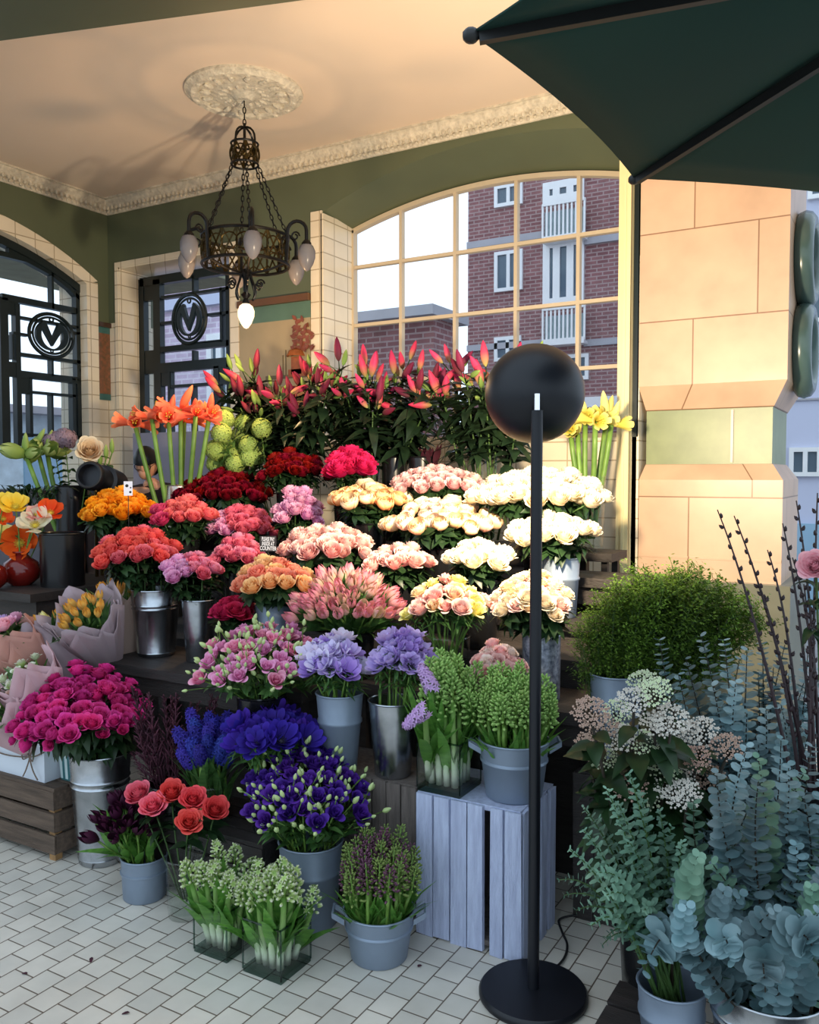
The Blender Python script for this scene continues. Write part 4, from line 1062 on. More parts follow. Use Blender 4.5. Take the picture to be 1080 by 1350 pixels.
ST_HYD = [mk_stem('shrub_stem_form', .5, .004, [(.90,.075,.045,1,4,.1),(.8,.10,.06,1,5,.1),(.65,.10,.06,1,5,.1),(.5,.10,.055,1,4,.1)], .02, s) for s in (1,2,3)]
ST_POM = [mk_stem('snowball_stem_form', .35, .003, [(.85,.06,.05,1,4,.3),(.7,.06,.05,1,4,.2),(.55,.06,.05,1,3,.1)], .01, s) for s in (1,2)]

# ================================================================== VESSELS
def bucket(style, c, z0, r1, r0, h, label, handles=0, name=None, group=None, bands=True, hang=None):
    """round flower bucket: centre c (x, y), base z0, rim radius r1, base radius r0."""
    mats = {'galv':'galv','zinc':'zinc','black':'black_plastic','hammered':'hammered','silver':'silver','glass':'vase_glass'}
    nm = name or {'galv':'metal_bucket','zinc':'zinc_bucket','black':'plastic_bucket','hammered':'zinc_vase','silver':'metal_vase','glass':'glass_vase'}[style]
    cat = 'vase' if 'vase' in nm else 'bucket'
    root = empty(nm, (c[0],c[1],z0), label, cat, group); o = V((c[0],c[1],z0)); m = M[mats[style]]
    R_ = lambda t: r0+(r1-r0)*t
    th = .0025 if style != 'glass' else .004
    prof = [(0,.004 if style != 'glass' else .0),(r0-.004,.0),(r0,.004)]
    if style in ('galv',) and bands:
        prof += [(R_(.05),.05*h),(R_(.05)+.002,.055*h),(R_(.07),.07*h)]
        for b in (.70,.755): prof += [(R_(b),b*h),(R_(b)+.0045,(b+.016)*h),(R_(b+.035),(b+.034)*h)]
    elif style == 'zinc' and bands:
        prof += [(R_(.62),.62*h),(R_(.62)+.005,.64*h),(R_(.62)+.005,.67*h),(R_(.69),.69*h)]
    else: prof += [(R_(.5),.5*h)]
    prof += [(r1,h),(r1-th,h),(r1-th-.001,h*.9),(r0-th,.012 if style != 'glass' else .02),(0,.012 if style != 'glass' else .02)]
    obj(MB().lathe(prof, o, 40), 'body', m, root, ang=50)
    obj(MB().torus(o+Z*h, r1, .0035 if style != 'black' else .005, 40, 6), 'rim', m, root)
    if style == 'glass':
        obj(MB().lathe([(0,.022),(r0-.008,.022),(R_(.55)-.006,h*.55),(0,h*.55)], o, 32), 'water', M['water'], root)
    for k in range(handles):
        s = 1 if k else -1; ax = RIGHT*s; up_ = Z
        p = o+Z*(h-.03)+ax*(R_(.85)); sd = FWD
        q = [p+sd*.03, p+sd*.03+ax*.036+Z*.022, p-sd*.03+ax*.036+Z*.022, p-sd*.03]
        mb = MB()
        for a, b in zip(q, q[1:]): mb.bar(a, b, .018, .006, Z)
        obj(mb, 'handle', m, root, smooth=False)
    return root
def square_vase(lo, side, h, label, z0=0.0, group=None):
    x0, y0 = lo; x1, y1 = x0+side, y0+side; t = .006
    root = empty('glass_vase', ((x0+x1)/2,(y0+y1)/2,z0), label, 'vase', group)
    mb = MB()
    for (a, b) in (((x0,y0),(x1,y0+t)),((x0,y1-t),(x1,y1)),((x0,y0+t),(x0+t,y1-t)),((x1-t,y0+t),(x1,y1-t))): mb.box((a[0],a[1],z0+.016),(b[0],b[1],z0+h))
    obj(mb, 'walls', M['vase_glass'], root, smooth=False)
    obj(MB().box((x0,y0,z0),(x1,y1,z0+.016)), 'thick_base', M['thick_glass'], root, smooth=False)
    mb = MB(); e = .004
    P = [V((x0,y0,0)),V((x1,y0,0)),V((x1,y1,0)),V((x0,y1,0))]
    for zz in (z0+h,):
        for i in range(4): mb.tube([P[i]+Z*zz, P[(i+1)%4]+Z*zz], .0035, 6)
    for i in range(4): mb.tube([P[i]+Z*(z0+.01), P[i]+Z*(z0+h)], .003, 6)
    obj(mb, 'rim', M['thick_glass'], root)
    obj(MB().box((x0+t+.001,y0+t+.001,z0+.018),(x1-t-.001,y1-t-.001,z0+h*.5)), 'water', M['water'], root, smooth=False)
    return root

# ================================================================== FLOWERS INTO VESSELS
def flower(name, label, cat, group, base, head, axis, bloom, bmats, hs, stem, smats, bloom_name='bloom', extra=None, bscale=None, stem_name='stem'):
    base, head = V(base), V(head); L = (head-base).length; d = (head-base).normalized()
    q = d.to_track_quat('Z', 'Y') @ Quaternion(Z, U(0, 6.28))
    r = empty(name, base, label, cat, group); r.rotation_mode = 'QUATERNION'; r.rotation_quaternion = q
    inst(stem, stem_name, smats, r, (0,0,0), None, (1,1,L))
    qi = q.inverted(); ax = (qi @ V(axis)).normalized()
    qb = ax.to_track_quat('Z','Y') @ Quaternion(Z, U(0, 6.28))
    inst(bloom, bloom_name, bmats, r, V((0,0,L))-ax*(.10*hs), qb, bscale or hs)
    if extra: extra(r, qi, L, hs)
    return r
def bunch(kind, cxy, rxy, hp, n, cols, label, group, name, cat, v=None, D=None, ves=None, stems=None, smats=None, blooms=None, tilt=.7, up=.9, fwd=1.0, bscale=None, extra=None, bname='bloom', jit=.18, deep=.75, lean=(0,0), hk=.92, pick=None, upz=None, minh=.02, nk=1.22):
    """heads packed on a dome whose outline is the ellipse cxy, rxy (pixels, at depth D or room row v); stems run down into the vessel
    ves = (centre x, y in the room, rim z, base z, rim radius)."""
    cx, cy = cxy; rx, ry = rxy; rx *= 1.08; ry *= 1.32; n = int(round(n*nk))
    D = D or depth_at_row(cx, v); k = D/F
    hs = hp*k; C = at(cx, cy, D); T = -(C-CAM); T.z = 0; T.normalize(); R_ = V((-T.y, T.x, 0)); R_ = R_ if R_.dot(RIGHT) > 0 else -R_
    Rx = max(.01, rx*k-hs*.45); e = (cy-625)/F
    Rd = Rx*deep; Hd = max(minh, 2*ry*k-hs*.8-2*Rd*max(0,e)*.7)
    vc, zr, zb, rr_ = ves; vc = V((vc[0], vc[1], 0))
    out = []
    for i in range(n):
        q = sqrt((i+.5)/n); a = i*2.39996+.5
        xr, tr = q*cos(a)+U(-jit,jit)*.5, q*sin(a)+U(-jit,jit)*.5
        h = C+R_*(xr*Rx)+T*(tr*Rd)+Z*(Hd*(.5-.62*max(0,(tr+1)/2)**1.3-.40*xr*xr)+U(-.12,.12)*hs)
        nrm = (R_*(xr*tilt)+T*((tr*.7+.55)*tilt*fwd)+Z*up).normalized()
        O = V((h.x-vc.x, h.y-vc.y, 0)); lim = .72*rr_
        P = O*min(1, lim/max(1e-6, O.length)); hz = max(.03, h.z-zr); S = (O-P)/hz
        drop = zr-zb-.02
        if S.length > 1e-4: drop = min(drop, (P.length+.5*rr_)/S.length)
        drop = max(drop, .02)
        B = vc+P-S*drop+Z*(zr-drop)
        cm = cols[(pick(xr,tr,i) if pick else rnd.randrange(len(cols)))]
        s_ = hs*U(.86,1.1)
        out.append(flower(name, label, cat, group, B, h-nrm*(hs*.3), nrm, rnd.choice(blooms), cm, s_*hk if bscale is None else s_*hk*bscale, rnd.choice(stems), smats, bname, extra))
    return out
def vat(px, py, D): p = at(px, py, D); return (p.x, p.y)

# ================================================================== PETAL COLOURS
def br(c, g=.72): return tuple(255*(x/255)**g for x in c)
VIVID = ('coral','cerise','hot_pink','rose_pink','orange','amber','magenta','salmon','peony')
DEEP = ('crimson','black_tulip','deep_blue','indigo','purple','blue_hy','dark','lily','white_petal','ivory','amaryllis')
def P3(n, a, b, mid=None, **k):
    if not any(w in n for w in DEEP): g = .92 if any(w in n for w in VIVID) else .74; a, b, mid = br(a,g), br(b,g), (br(mid,g) if mid else None)
    return petal(n, srgb(*a), srgb(*b), srgb(*mid) if mid else None, **k)
pc = {
 'orange': P3('orange_petal', (240,120,10), (255,168,30)), 'amber': P3('amber_petal', (246,140,20), (255,184,50)),
 'coralpink': P3('coral_pink_petal', (226,70,90), (245,128,124)), 'cerise': P3('cerise_petal', (216,30,92), (232,80,120)),
 'coral': P3('coral_petal', (222,44,54), (244,108,96)), 'coral2': P3('coral_rose_petal', (226,60,88), (240,120,130)),
 'pink': P3('pink_petal', (222,76,124), (240,140,168)), 'lilacpink': P3('lilac_pink_petal', (206,90,160), (226,160,206)),
 'rosepink': P3('rose_pink_petal', (216,66,104), (236,118,142)),
 'palelilac': P3('pale_lilac_petal', (212,110,160), (232,170,200)), 'shell': P3('shell_pink_petal', (226,130,130), (242,188,176)),
 'blush': P3('blush_petal', (230,150,144), (246,206,194)), 'crimson': P3('crimson_petal', (84,2,12), (132,8,26), var=.2, trans=.1), 
 'hotpink': P3('hot_pink_petal', (200,14,74), (226,40,104)), 'peach': P3('peach_petal', (246,150,70), (250,200,136)),
 'salmon': P3('salmon_petal', (240,106,76), (250,164,136)), 'dusky': P3('dusky_pink_petal', (206,128,128), (234,184,182)),
 'cream': P3('cream_petal', (238,186,120), (250,228,184)), 'creampink': P3('cream_pink_petal', (236,180,150), (246,220,196)),
 'white': P3('white_petal', (234,218,180), (246,240,222), var=.06), 'white2': P3('ivory_petal', (236,216,182), (244,232,208), var=.06),
 'tulip': P3('pink_tulip_petal', (236,170,160), (222,104,128)), 'tulipgreen': P3('pale_tulip_petal', (214,196,150), (230,140,140)),
 'yellowtulip': P3('yellow_tulip_petal', (236,180,80), (240,150,40)), 'darktulip': P3('black_tulip_petal', (48,14,36), (66,20,48), trans=.05),
 'darkpink': P3('dark_pink_petal', (170,20,60), (206,48,92)), 'lisipink': P3('lisianthus_pink_petal', (206,100,160), (226,140,186)), 'lisirose': P3('lisianthus_rose_petal', (214,84,130), (238,150,180)),
 'lavender': P3('lavender_anemone_petal', (150,120,196), (186,162,222)), 'lavpale': P3('pale_lavender_petal', (196,184,220), (214,204,234)), 'violet': P3('violet_anemone_petal', (124,84,180), (158,124,208)),
 'blue': P3('deep_blue_anemone_petal', (56,30,130), (66,46,160), var=.2), 'blue2': P3('indigo_anemone_petal', (48,24,116), (72,44,164), var=.2),
 'ranun': P3('pink_ranunculus_petal', (236,150,150), (246,196,190)), 'ranunpale': P3('pale_ranunculus_petal', (236,196,180), (248,226,214)),
 'purple': P3('purple_lisianthus_petal', (60,24,120), (84,44,150), var=.2), 'magenta': P3('magenta_petal', (196,16,104), (226,62,146), var=.18), 
 'peony': P3('coral_peony_petal', (206,30,44), (240,84,84)), 'peonypink': P3('pink_peony_petal', (220,48,92), (246,116,136)),
 'hygreen': P3('green_hyacinth_bud', (120,168,70), (164,200,104)), 'hylilac': P3('lilac_hyacinth_floret', (190,140,206), (206,170,222)),
 'hyblue': P3('blue_hyacinth_floret', (40,40,130), (62,66,176), var=.25), 'hywhite': P3('greenish_white_hyacinth', (130,172,74), (212,206,190), (164,192,104)), 'hypurple': P3('purple_green_hyacinth_bud', (112,70,96), (132,96,108), var=.3),
 'hymix': P3('green_purple_hyacinth_bud', (120,140,76), (150,170,96), var=.2), 'budgreen': P3('green_lisianthus_bud', (170,196,110), (206,220,160)), 'amaryllis': P3('orange_amaryllis_petal', (236,96,60), (246,142,104), (240,110,76)), 'greenama': P3('green_amaryllis_petal', (140,170,80), (186,200,128)),
 'yellowama': P3('yellow_amaryllis_petal', (206,190,70), (236,220,130)), 'lily': P3('pink_lily_bud', (150,150,84), (204,48,92), (206,66,100), var=.2), 'lilydark': P3('dark_lily_bud', (84,50,50), (110,28,60), (120,36,60), var=.25), 'lilygreen': P3('green_lily_bud', (110,140,70), (150,170,90), var=.15),
 'poppyred': P3('orange_red_poppy_petal', (226,70,20), (236,90,30)), 'poppyyellow': P3('yellow_poppy_petal', (246,190,20), (252,214,60)), 'poppywhite': P3('pale_poppy_petal', (226,216,170), (236,230,196)), 'poppypale': P3('pale_yellow_poppy_petal', (230,216,90), (240,230,150)),
 'pom': P3('lime_snowball_floret', (130,160,60), (170,196,96)), 'umbelw': P3('white_brown_floret', (206,196,180), (236,234,224), var=.1), 'umbelb': P3('brown_floret', (140,106,90), (190,160,140), var=.2), 'umbelg': P3('green_white_floret', (176,196,140), (222,226,200)),
 'mauvepom': P3('mauve_floret', (120,96,112), (150,126,142)), 'edgepink': P3('edge_pink_petal', (226,130,150), (244,180,190)),
}
def lit_vessel(style, px, rpy, D, z0, r1, r0, label, **k):
    """vessel whose rim centre shows at (px, rpy) at depth D and which stands at height z0."""
    p = at(px, rpy, D); bucket(style, (p.x, p.y), z0, r1, r0, p.z-z0, label, **k)
    return ((p.x, p.y), p.z, z0, r1)
g_ = [M['stem'], M['leaf']]
def rose_bunch(cxy, rxy, hp, n, cols, lab, group, name, v, ves, blooms=None, **k):
    return bunch('rose', cxy, rxy, hp, n, [[pc[c]] for c in cols], lab, group, name, 'rose', v=v, ves=ves, stems=ST_ROSE, smats=g_, blooms=blooms or ROSES, **k)
dr = depth_at_row
left_pink = lambda xr, tr, i: 1 if xr < -.35 else 0

# ---- lowest bench, red and pink roses
v_ = lit_vessel('galv', 205, 776, dr(205,2.70), ZA, .108, .080, 'big shiny galvanised bucket at the left end of the bench with coral red roses')
rose_bunch((180,724), (62,31), 28, 26, ['coral','coral2','coral'], 'coral red rose in the big galvanised bucket at the left end of the bench', 'coral red roses in the big galvanised bucket', 'coral_rose', 2.66, v_)
v_ = lit_vessel('galv', 262, 790, dr(262,2.70), ZA, .072, .055, 'narrow galvanised vase beside the big bucket of coral roses, under lilac pink roses', name='metal_vase', bands=False)
rose_bunch((252,748), (46,21), 25, 16, ['pink','lilacpink','rosepink'], 'lilac pink rose in the narrow galvanised vase just right of the coral roses', 'lilac pink roses in the narrow galvanised vase', 'pink_rose', 2.70, v_, pick=lambda x,t,i: 1 if x < -.2 else (0 if i%2 else 2))
v_ = lit_vessel('black', 308, 830, dr(308,2.62), ZA, .06, .05, 'short black pot of dark pink roses between the narrow vase and the grey bucket')
rose_bunch((308,803), (34,21), 30, 9, ['darkpink'], 'dark raspberry pink rose in the low bunch above the green budded lisianthus', 'dark raspberry roses low in the display', 'pink_rose', 2.60, v_, blooms=PEONY)
v_ = lit_vessel('zinc', 362, 797, dr(362,2.72), ZA, .078, .06, 'matt grey zinc bucket under the salmon roses')
rose_bunch((360,758), (61,27), 32, 18, ['salmon','salmon','peach'], 'salmon orange rose above the matt grey zinc bucket', 'salmon roses in the grey zinc bucket', 'salmon_rose', 2.68, v_)
# ---- second step
def hid(px, py, v, z0, lab, r=.085, style='black'): return lit_vessel(style, px, py, dr(px,v), z0, r, r*.8, lab)
v_ = hid(157, 708, 3.10, ZB_, 'black plastic bucket under the orange roses at the far left')
rose_bunch((157,669), (57,27), 26, 24, ['orange','orange','amber'], 'bright orange rose in the bunch at the far left of the rose tiers', 'bright orange roses', 'orange_rose', 3.08, v_)
v_ = hid(240, 712, 3.10, ZB_, 'black plastic bucket under the coral pink roses beside the orange roses')
rose_bunch((240,675), (51,23), 26, 16, ['coralpink','cerise'], 'coral pink rose in the bunch just right of the bright orange roses', 'coral pink roses next to the orange roses', 'pink_rose', 3.08, v_, pick=left_pink)
v_ = hid(314, 752, 3.10, ZB_, 'black plastic bucket under the mid pink roses left of the chalk sign')
rose_bunch((314,727), (42,24), 25, 14, ['rosepink','pink'], 'mid pink rose in the bunch left of the little chalk sign', 'mid pink roses left of the chalk sign', 'pink_rose', 3.06, v_)
v_ = hid(432, 752, 3.12, ZB_, 'black plastic bucket under the pale shell pink roses right of the chalk sign')
rose_bunch((432,716), (70,27), 30, 21, ['shell','blush'], 'pale shell pink rose in the wide bunch right of the chalk sign', 'pale shell pink roses right of the chalk sign', 'pale_pink_rose', 3.08, v_)
v_ = hid(526, 768, 3.12, ZB_, 'black plastic bucket under the pale blush roses above the pink tulips')
rose_bunch((526,737), (57,22), 30, 13, ['blush','shell'], 'blush pink rose in the small bunch above the pale pink tulips', 'blush pink roses above the tulips', 'pale_pink_rose', 3.08, v_)
v_ = hid(632, 764, 3.12, ZB_, 'black plastic bucket under the small bunch of white roses')
rose_bunch((632,732), (58,25), 34, 11, ['white'], 'white rose in the small bunch below the round cream roses', 'white roses in the small lower bunch', 'white_rose', 3.08, v_)
# ---- third step
v_ = hid(318, 725, 3.42, ZC_, 'black plastic bucket under the deep pink roses below the crimson roses')
rose_bunch((318,690), (50,26), 25, 22, ['rosepink','lilacpink','rosepink'], 'deep pink rose in the bunch directly below the crimson roses', 'deep pink roses below the crimson roses', 'pink_rose', 3.40, v_, pick=lambda x,t,i: 1 if x < -.4 else (0 if i%3 else 2))
v_ = hid(393, 712, 3.42, ZC_, 'black plastic bucket under the lilac roses beneath the hot pink garden roses')
rose_bunch((393,672), (42,32), 26, 18, ['palelilac','lilacpink'], 'lilac pink rose in the bunch beneath the hot pink garden roses', 'lilac roses beneath the hot pink roses', 'pink_rose', 3.42, v_)
v_ = hid(487, 690, 3.44, ZC_, 'black plastic bucket under the apricot roses in the middle of the display')
rose_bunch((487,656), (59,20), 27, 17, ['peach','peach','cream'], 'apricot rose in the flat bunch in the middle of the display', 'apricot roses in the middle', 'apricot_rose', 3.42, v_, blooms=BALLS)
v_ = hid(583, 722, 3.42, ZC_, 'black plastic bucket under the round cream roses')
rose_bunch((583,685), (82,29), 28, 28, ['cream','creampink','cream'], 'round cup shaped cream rose in the bunch below the dusky pink roses', 'round cream roses', 'cream_rose', 3.40, v_, blooms=BALLS)
v_ = lit_vessel('zinc', 738, 735, dr(738,3.42), ZC_, .085, .07, 'pale zinc bucket under the lower white roses behind the lamp pole')
rose_bunch((727,696), (70,24), 35, 17, ['white','white2'], 'large white rose in the lower bunch behind the lamp pole', 'large white roses in the lower bunch behind the lamp pole', 'white_rose', 3.38, v_)
# ---- fourth step
v_ = hid(300, 676, 3.70, ZD, 'black plastic bucket under the lower left crimson roses')
rose_bunch((300,645), (70,27), 23, 38, ['crimson'], 'dark crimson rose in the lower of the two crimson bunches', 'crimson roses in the lower left bunch', 'red_rose', 3.66, v_)
v_ = hid(385, 650, 3.72, ZD, 'black plastic bucket under the upper right crimson roses')
rose_bunch((388,616), (50,24), 23, 22, ['crimson'], 'dark crimson rose in the upper bunch next to the hot pink garden roses', 'crimson roses in the upper right bunch', 'red_rose', 3.72, v_)
v_ = hid(461, 648, 3.70, ZD, 'black plastic bucket under the hot pink garden roses')
rose_bunch((461,610), (42,24), 38, 8, ['hotpink'], 'big hot pink garden rose beside the crimson roses', 'hot pink garden roses', 'garden_rose', 3.70, v_, blooms=PEONY)
v_ = hid(578, 668, 3.72, ZD, 'black plastic bucket under the dusky pink roses below the lilies')
rose_bunch((577,634), (70,23), 25, 27, ['dusky','dusky','blush'], 'dusky pink rose in the flat bunch right below the lilies', 'dusky pink roses below the lilies', 'pale_pink_rose', 3.70, v_)
v_ = hid(715, 690, 3.66, ZD, 'black plastic bucket under the big upper bunch of white roses', r=.10)
rose_bunch((712,646), (98,33), 34, 38, ['white','white','white2'], 'large white rose in the big upper bunch beside the yellow post', 'large white roses in the upper bunch', 'white_rose', 3.62, v_)

# ---- tulips, ranunculus and friends on the right bench
v_ = lit_vessel('black', 465, 832, dr(465,2.78), ZA, .09, .07, 'dark pot of pale pink tulips in the middle of the display')
bunch('tulip', (458,795), (76,36), 19, 58, [[pc['tulip']],[pc['tulip']],[pc['tulipgreen']]], 'closed pale pink tulip in the wide bunch above the lavender anemones', 'pale pink tulips in the middle', 'tulip', 'tulip', v=2.74, ves=v_, stems=ST_TULIP, smats=[M['stem_pale'], M['leaf_mid']], blooms=TULIPS, hk=1.25, tilt=1.1, up=.7)
v_ = lit_vessel('glass', 590, 838, dr(590,2.80), ZA, .085, .075, 'glass vase of mixed pink and cream ranunculus right of the tulips')
bunch('ran', (592,790), (62,33), 30, 19, [[pc['blush']],[pc['shell']],[pc['cream']],[pc['poppypale']]], 'pink or cream double ranunculus in the glass vase right of the tulips', 'mixed ranunculus in the glass vase', 'ranunculus', 'ranunculus', v=2.80, ves=v_, stems=ST_ANEM, smats=[M['stem_pale'], M['leaf_mid']], blooms=PEONY+LISI)
v_ = lit_vessel('hammered', 714, 836, dr(714,2.84), ZA, .068, .066, 'speckled zinc cylinder vase partly behind the lamp pole')
bunch('carn', (702,788), (60,36), 30, 26, [[pc['creampink']],[pc['cream']],[pc['blush']],[pc['white2']]], 'ruffled cream and pink rose in the speckled zinc vase', 'ruffled cream roses in the speckled zinc vase', 'cream_rose', 'rose', v=2.82, ves=v_, stems=ST_ROSE, smats=g_, blooms=PEONY)
v_ = lit_vessel('black', 655, 905, dr(655,2.68), .55, .05, .045, 'small dark pot of pink ranunculus behind the green hyacinths')
bunch('ran', (655,874), (43,28), 25, 17, [[pc['ranun']],[pc['ranunpale']],[pc['ranun']]], 'fat pink ranunculus in the small bunch above the green hyacinth bucket', 'pink ranunculus above the green hyacinths', 'ranunculus', 'ranunculus', v=2.66, ves=v_, stems=ST_BARE, smats=g_, blooms=PEONY, hk=.95, tilt=1.0, minh=.05)
# ---- anemones
gn = [M['stem_pale'], M['leaf_mid']]; eye = M['black_eye']
v_ = lit_vessel('zinc', 448, 913, 2.95, .464, .082, .058, 'tall matt blue grey zinc bucket of lavender anemones on the grey crate')
bunch('an', (440,868), (54,38), 32, 15, [[pc['lavender'],eye],[pc['lavpale'],eye],[pc['violet'],eye]], 'lavender anemone in the matt blue grey bucket', 'lavender anemones in the matt grey bucket', 'anemone', 'anemone', D=2.93, ves=v_, stems=ST_ANEM, smats=gn, blooms=ANEM, hk=1.05, bname='bloom')
v_ = lit_vessel('galv', 518, 923, 2.92, .464, .084, .062, 'shiny tin bucket of lavender anemones on the grey crate beside the matt one', bands=False)
bunch('an', (531,861), (52,36), 32, 14, [[pc['lavender'],eye],[pc['violet'],eye],[pc['lavender'],eye]], 'lavender anemone in the shiny tin bucket', 'lavender anemones in the shiny bucket', 'anemone', 'anemone', D=2.90, ves=v_, stems=ST_ANEM, smats=gn, blooms=ANEM, hk=1.05)
v_ = lit_vessel('galv', 352, 1030, 2.93, .265, .062, .05, 'small tin pot of deep blue anemones on the low dark crate', bands=False)
bunch('an', (357,957), (70,32), 38, 18, [[pc['blue'],eye],[pc['blue2'],eye]], 'deep violet blue anemone in the bunch below the pink lisianthus', 'deep blue anemones', 'anemone', 'anemone', D=2.90, ves=v_, stems=ST_ANEM, smats=gn, blooms=ANEM, hk=1.05)
# ---- blue hyacinths in a glass vase on the low crate
v_ = lit_vessel('glass', 278, 1030, 3.02, .265, .085, .075, 'clear glass vase of deep blue hyacinths on the low dark crate')
bunch('hy', (272,985), (40,32), 30, 12, [[pc['hyblue'],M['stem']]], 'deep blue hyacinth in the clear glass vase on the low dark crate', 'deep blue hyacinths', 'hyacinth', 'hyacinth', D=3.02, ves=v_, stems=ST_HYAC, smats=[M['stem_pale'],M['leaf_mid']], blooms=HY_OPEN, bscale=1.35, tilt=.7)
# ---- lisianthus
def lis_extra(cb, mats2):
    def ex(r, qi, L, hs):
        for k in range(4):
            a = U(0,6.28); d = V((cos(a)*.6, sin(a)*.5, 1)).normalized(); b0 = V((0,0,L*U(.72,.92))); ln = U(.06,.13)
            mb = None
            inst(SHOOT, 'side_shoot', [M['stem_pale']], r, b0, d.to_track_quat('Z','Y'), (1,1,ln))
            inst(FATBUD, 'bud', [pc['budgreen']], r, b0+d*ln*.97, d.to_track_quat('Z','Y'), U(.019,.033))
    return ex
SHOOT = MB().tube([(0,0,0),(.0,0,1)], [.0018,.0014], 5).mesh('side_shoot_form', 1, True, 0)
v_ = lit_vessel('black', 345, 915, 3.06, .45, .09, .07, 'dark pot of pink lisianthus behind the deep blue anemones')
bunch('li', (345,868), (92,48), 27, 34, [[pc['lisipink']],[pc['lisirose']]], 'pink lisianthus stem with pale green buds in the wide bunch under the salmon roses', 'pink lisianthus with green buds', 'lisianthus', 'lisianthus', D=3.04, ves=v_, stems=ST_LISI, smats=gn, blooms=LISI, extra=lis_extra(None, None), up=.8)
v_ = lit_vessel('zinc', 410, 1107, 2.81, 0, .107, .084, 'tall matt zinc bucket of purple lisianthus standing on the floor')
bunch('li', (402,1042), (92,62), 32, 34, [[pc['purple']]], 'purple lisianthus stem with pale green buds in the tall zinc bucket on the floor', 'purple lisianthus with green buds', 'lisianthus', 'lisianthus', D=2.78, ves=v_, stems=ST_LISI, smats=gn, blooms=LISI, extra=lis_extra(None, None), up=.8)
# ---- magenta spray roses
def spray_extra(r, qi, L, hs):
    for k in range(2):
        a = U(0,6.28); d = V((cos(a)*.7, sin(a)*.7, 1)).normalized(); b0 = V((0,0,L*U(.78,.88))); ln = U(.05,.085)
        inst(SHOOT, 'side_shoot', [M['stem']], r, b0, d.to_track_quat('Z','Y'), (1,1,ln))
        inst(rnd.choice(PEONY+ROSES), 'bloom', [pc['magenta']], r, b0+d*ln*.9, d.to_track_quat('Z','Y'), hs*U(.55,.95))
v_ = lit_vessel('galv', 132, 990, 3.28, 0, .115, .085, 'very tall galvanised bucket of magenta spray roses standing on the floor at the left')
bunch('sp', (108,934), (92,54), 27, 38, [[pc['magenta']]], 'magenta spray rose in the very tall galvanised bucket at the left', 'magenta spray roses', 'spray_rose', 'rose', D=3.24, ves=v_, stems=ST_ROSE, smats=g_, blooms=PEONY, extra=spray_extra)
# ---- dark tulips
v_ = lit_vessel('zinc', 190, 1127, 2.99, 0, .080, .074, 'small matt zinc bucket of nearly black tulips standing on the floor', hang=True)
bunch('tu', (168,1085), (48,34), 22, 20, [[pc['darktulip']]], 'nearly black purple tulip leaning left out of the small zinc bucket on the floor', 'nearly black tulips', 'tulip', 'tulip', D=2.97, ves=v_, stems=ST_TULIP, smats=[M['stem_pale'], M['leaf_bright']], blooms=TULIPS, hk=1.3, tilt=1.1)
# ---- coral peonies, one by one
v_ = lit_vessel('glass', 245, 1128, 2.86, 0, .07, .06, 'clear glass cylinder of coral peonies behind the square glass vases')
for i, (px, py, D, lab) in enumerate(((182,1046,2.92,'pink peony furthest left of the six in the glass cylinder'),(201,1062,2.86,'pink peony low on the left of the six in the glass cylinder'),(226,1044,2.90,'coral peony topmost in the middle of the six above the glass cylinder'),
        (254,1053,2.84,'coral peony between the top one and the rightmost one above the glass cylinder'),(284,1066,2.80,'coral peony furthest right of the six above the glass cylinder'),(249,1083,2.78,'coral peony lowest of the six above the glass cylinder'))):
    h = at(px,py,D); ax = V((h.x-v_[0][0], h.y-v_[0][1], .05))*1.2 + (CAM-h).normalized()*.5 + Z*.35
    flower('peony', lab, 'peony', 'coral peonies in the glass cylinder', (v_[0][0]+(h.x-v_[0][0])*.10, v_[0][1]+(h.y-v_[0][1])*.10, .05), h-ax.normalized()*.02, ax, PEONY[i%2], [pc['peonypink' if i < 2 else 'peony']], 37*D/F, ST_ROSE[i%3], g_)
# ---- hyacinths: square vases
def cube_bunch(lo, side, z0, n, zt0, zt1, blooms, cols, label, group, sc, stems, smats, spread=1.5):
    k = int(math.ceil(sqrt(n)))
    for i in range(n):
        u, v = (i%k+.5)/k, (i//k+.5)/math.ceil(n/k)
        bx, by = lo[0]+.022+(side-.044)*u, lo[1]+.022+(side-.044)*v
        cx_, cy_ = lo[0]+side/2, lo[1]+side/2
        h = V((cx_+(bx-cx_)*spread+U(-.012,.012), cy_+(by-cy_)*spread+U(-.012,.012), U(zt0,zt1)))
        flower('hyacinth', label, 'hyacinth', group, (bx,by,z0+.02), h, (h-V((bx,by,z0)))+V((U(-.04,.04),U(-.04,.04),0)), rnd.choice(blooms), cols, sc*U(.85,1.15), rnd.choice(stems), smats)
M['hy_stem'] = petal('white_footed_hyacinth_stem', srgb(236,238,224), srgb(112,156,70), srgb(176,206,130), var=.06)
hs_ = [M['hy_stem'], M['leaf_bright']]
ST_HY2 = [mk_stem('forced_hyacinth_stem_form', .22, .012, [(.16,.20,.040,.12,3,1),(.16,.17,.034,.22,2,1)], .003, s, 8, .008) for s in (1,2,3)]
square_vase((-1.91,1.935), .135, .155, 'square clear glass vase of white hyacinths, the one further left and behind')
cube_bunch((-1.91,1.935), .135, 0, 11, .17, .25, HY_MIX, [pc['hywhite'],M['stem_pale']], 'greenish white hyacinth in the left square glass vase on the floor', 'white hyacinths in the left square vase', .074, ST_HY2, hs_, 2.0)
square_vase((-1.705,1.93), .145, .162, 'square clear glass vase of white hyacinths, the front one on the floor')
cube_bunch((-1.705,1.93), .145, 0, 12, .17, .265, HY_MIX, [pc['hywhite'],M['stem_pale']], 'greenish white hyacinth in the front square glass vase on the floor', 'white hyacinths in the front square vase', .078, ST_HY2, hs_, 1.9)
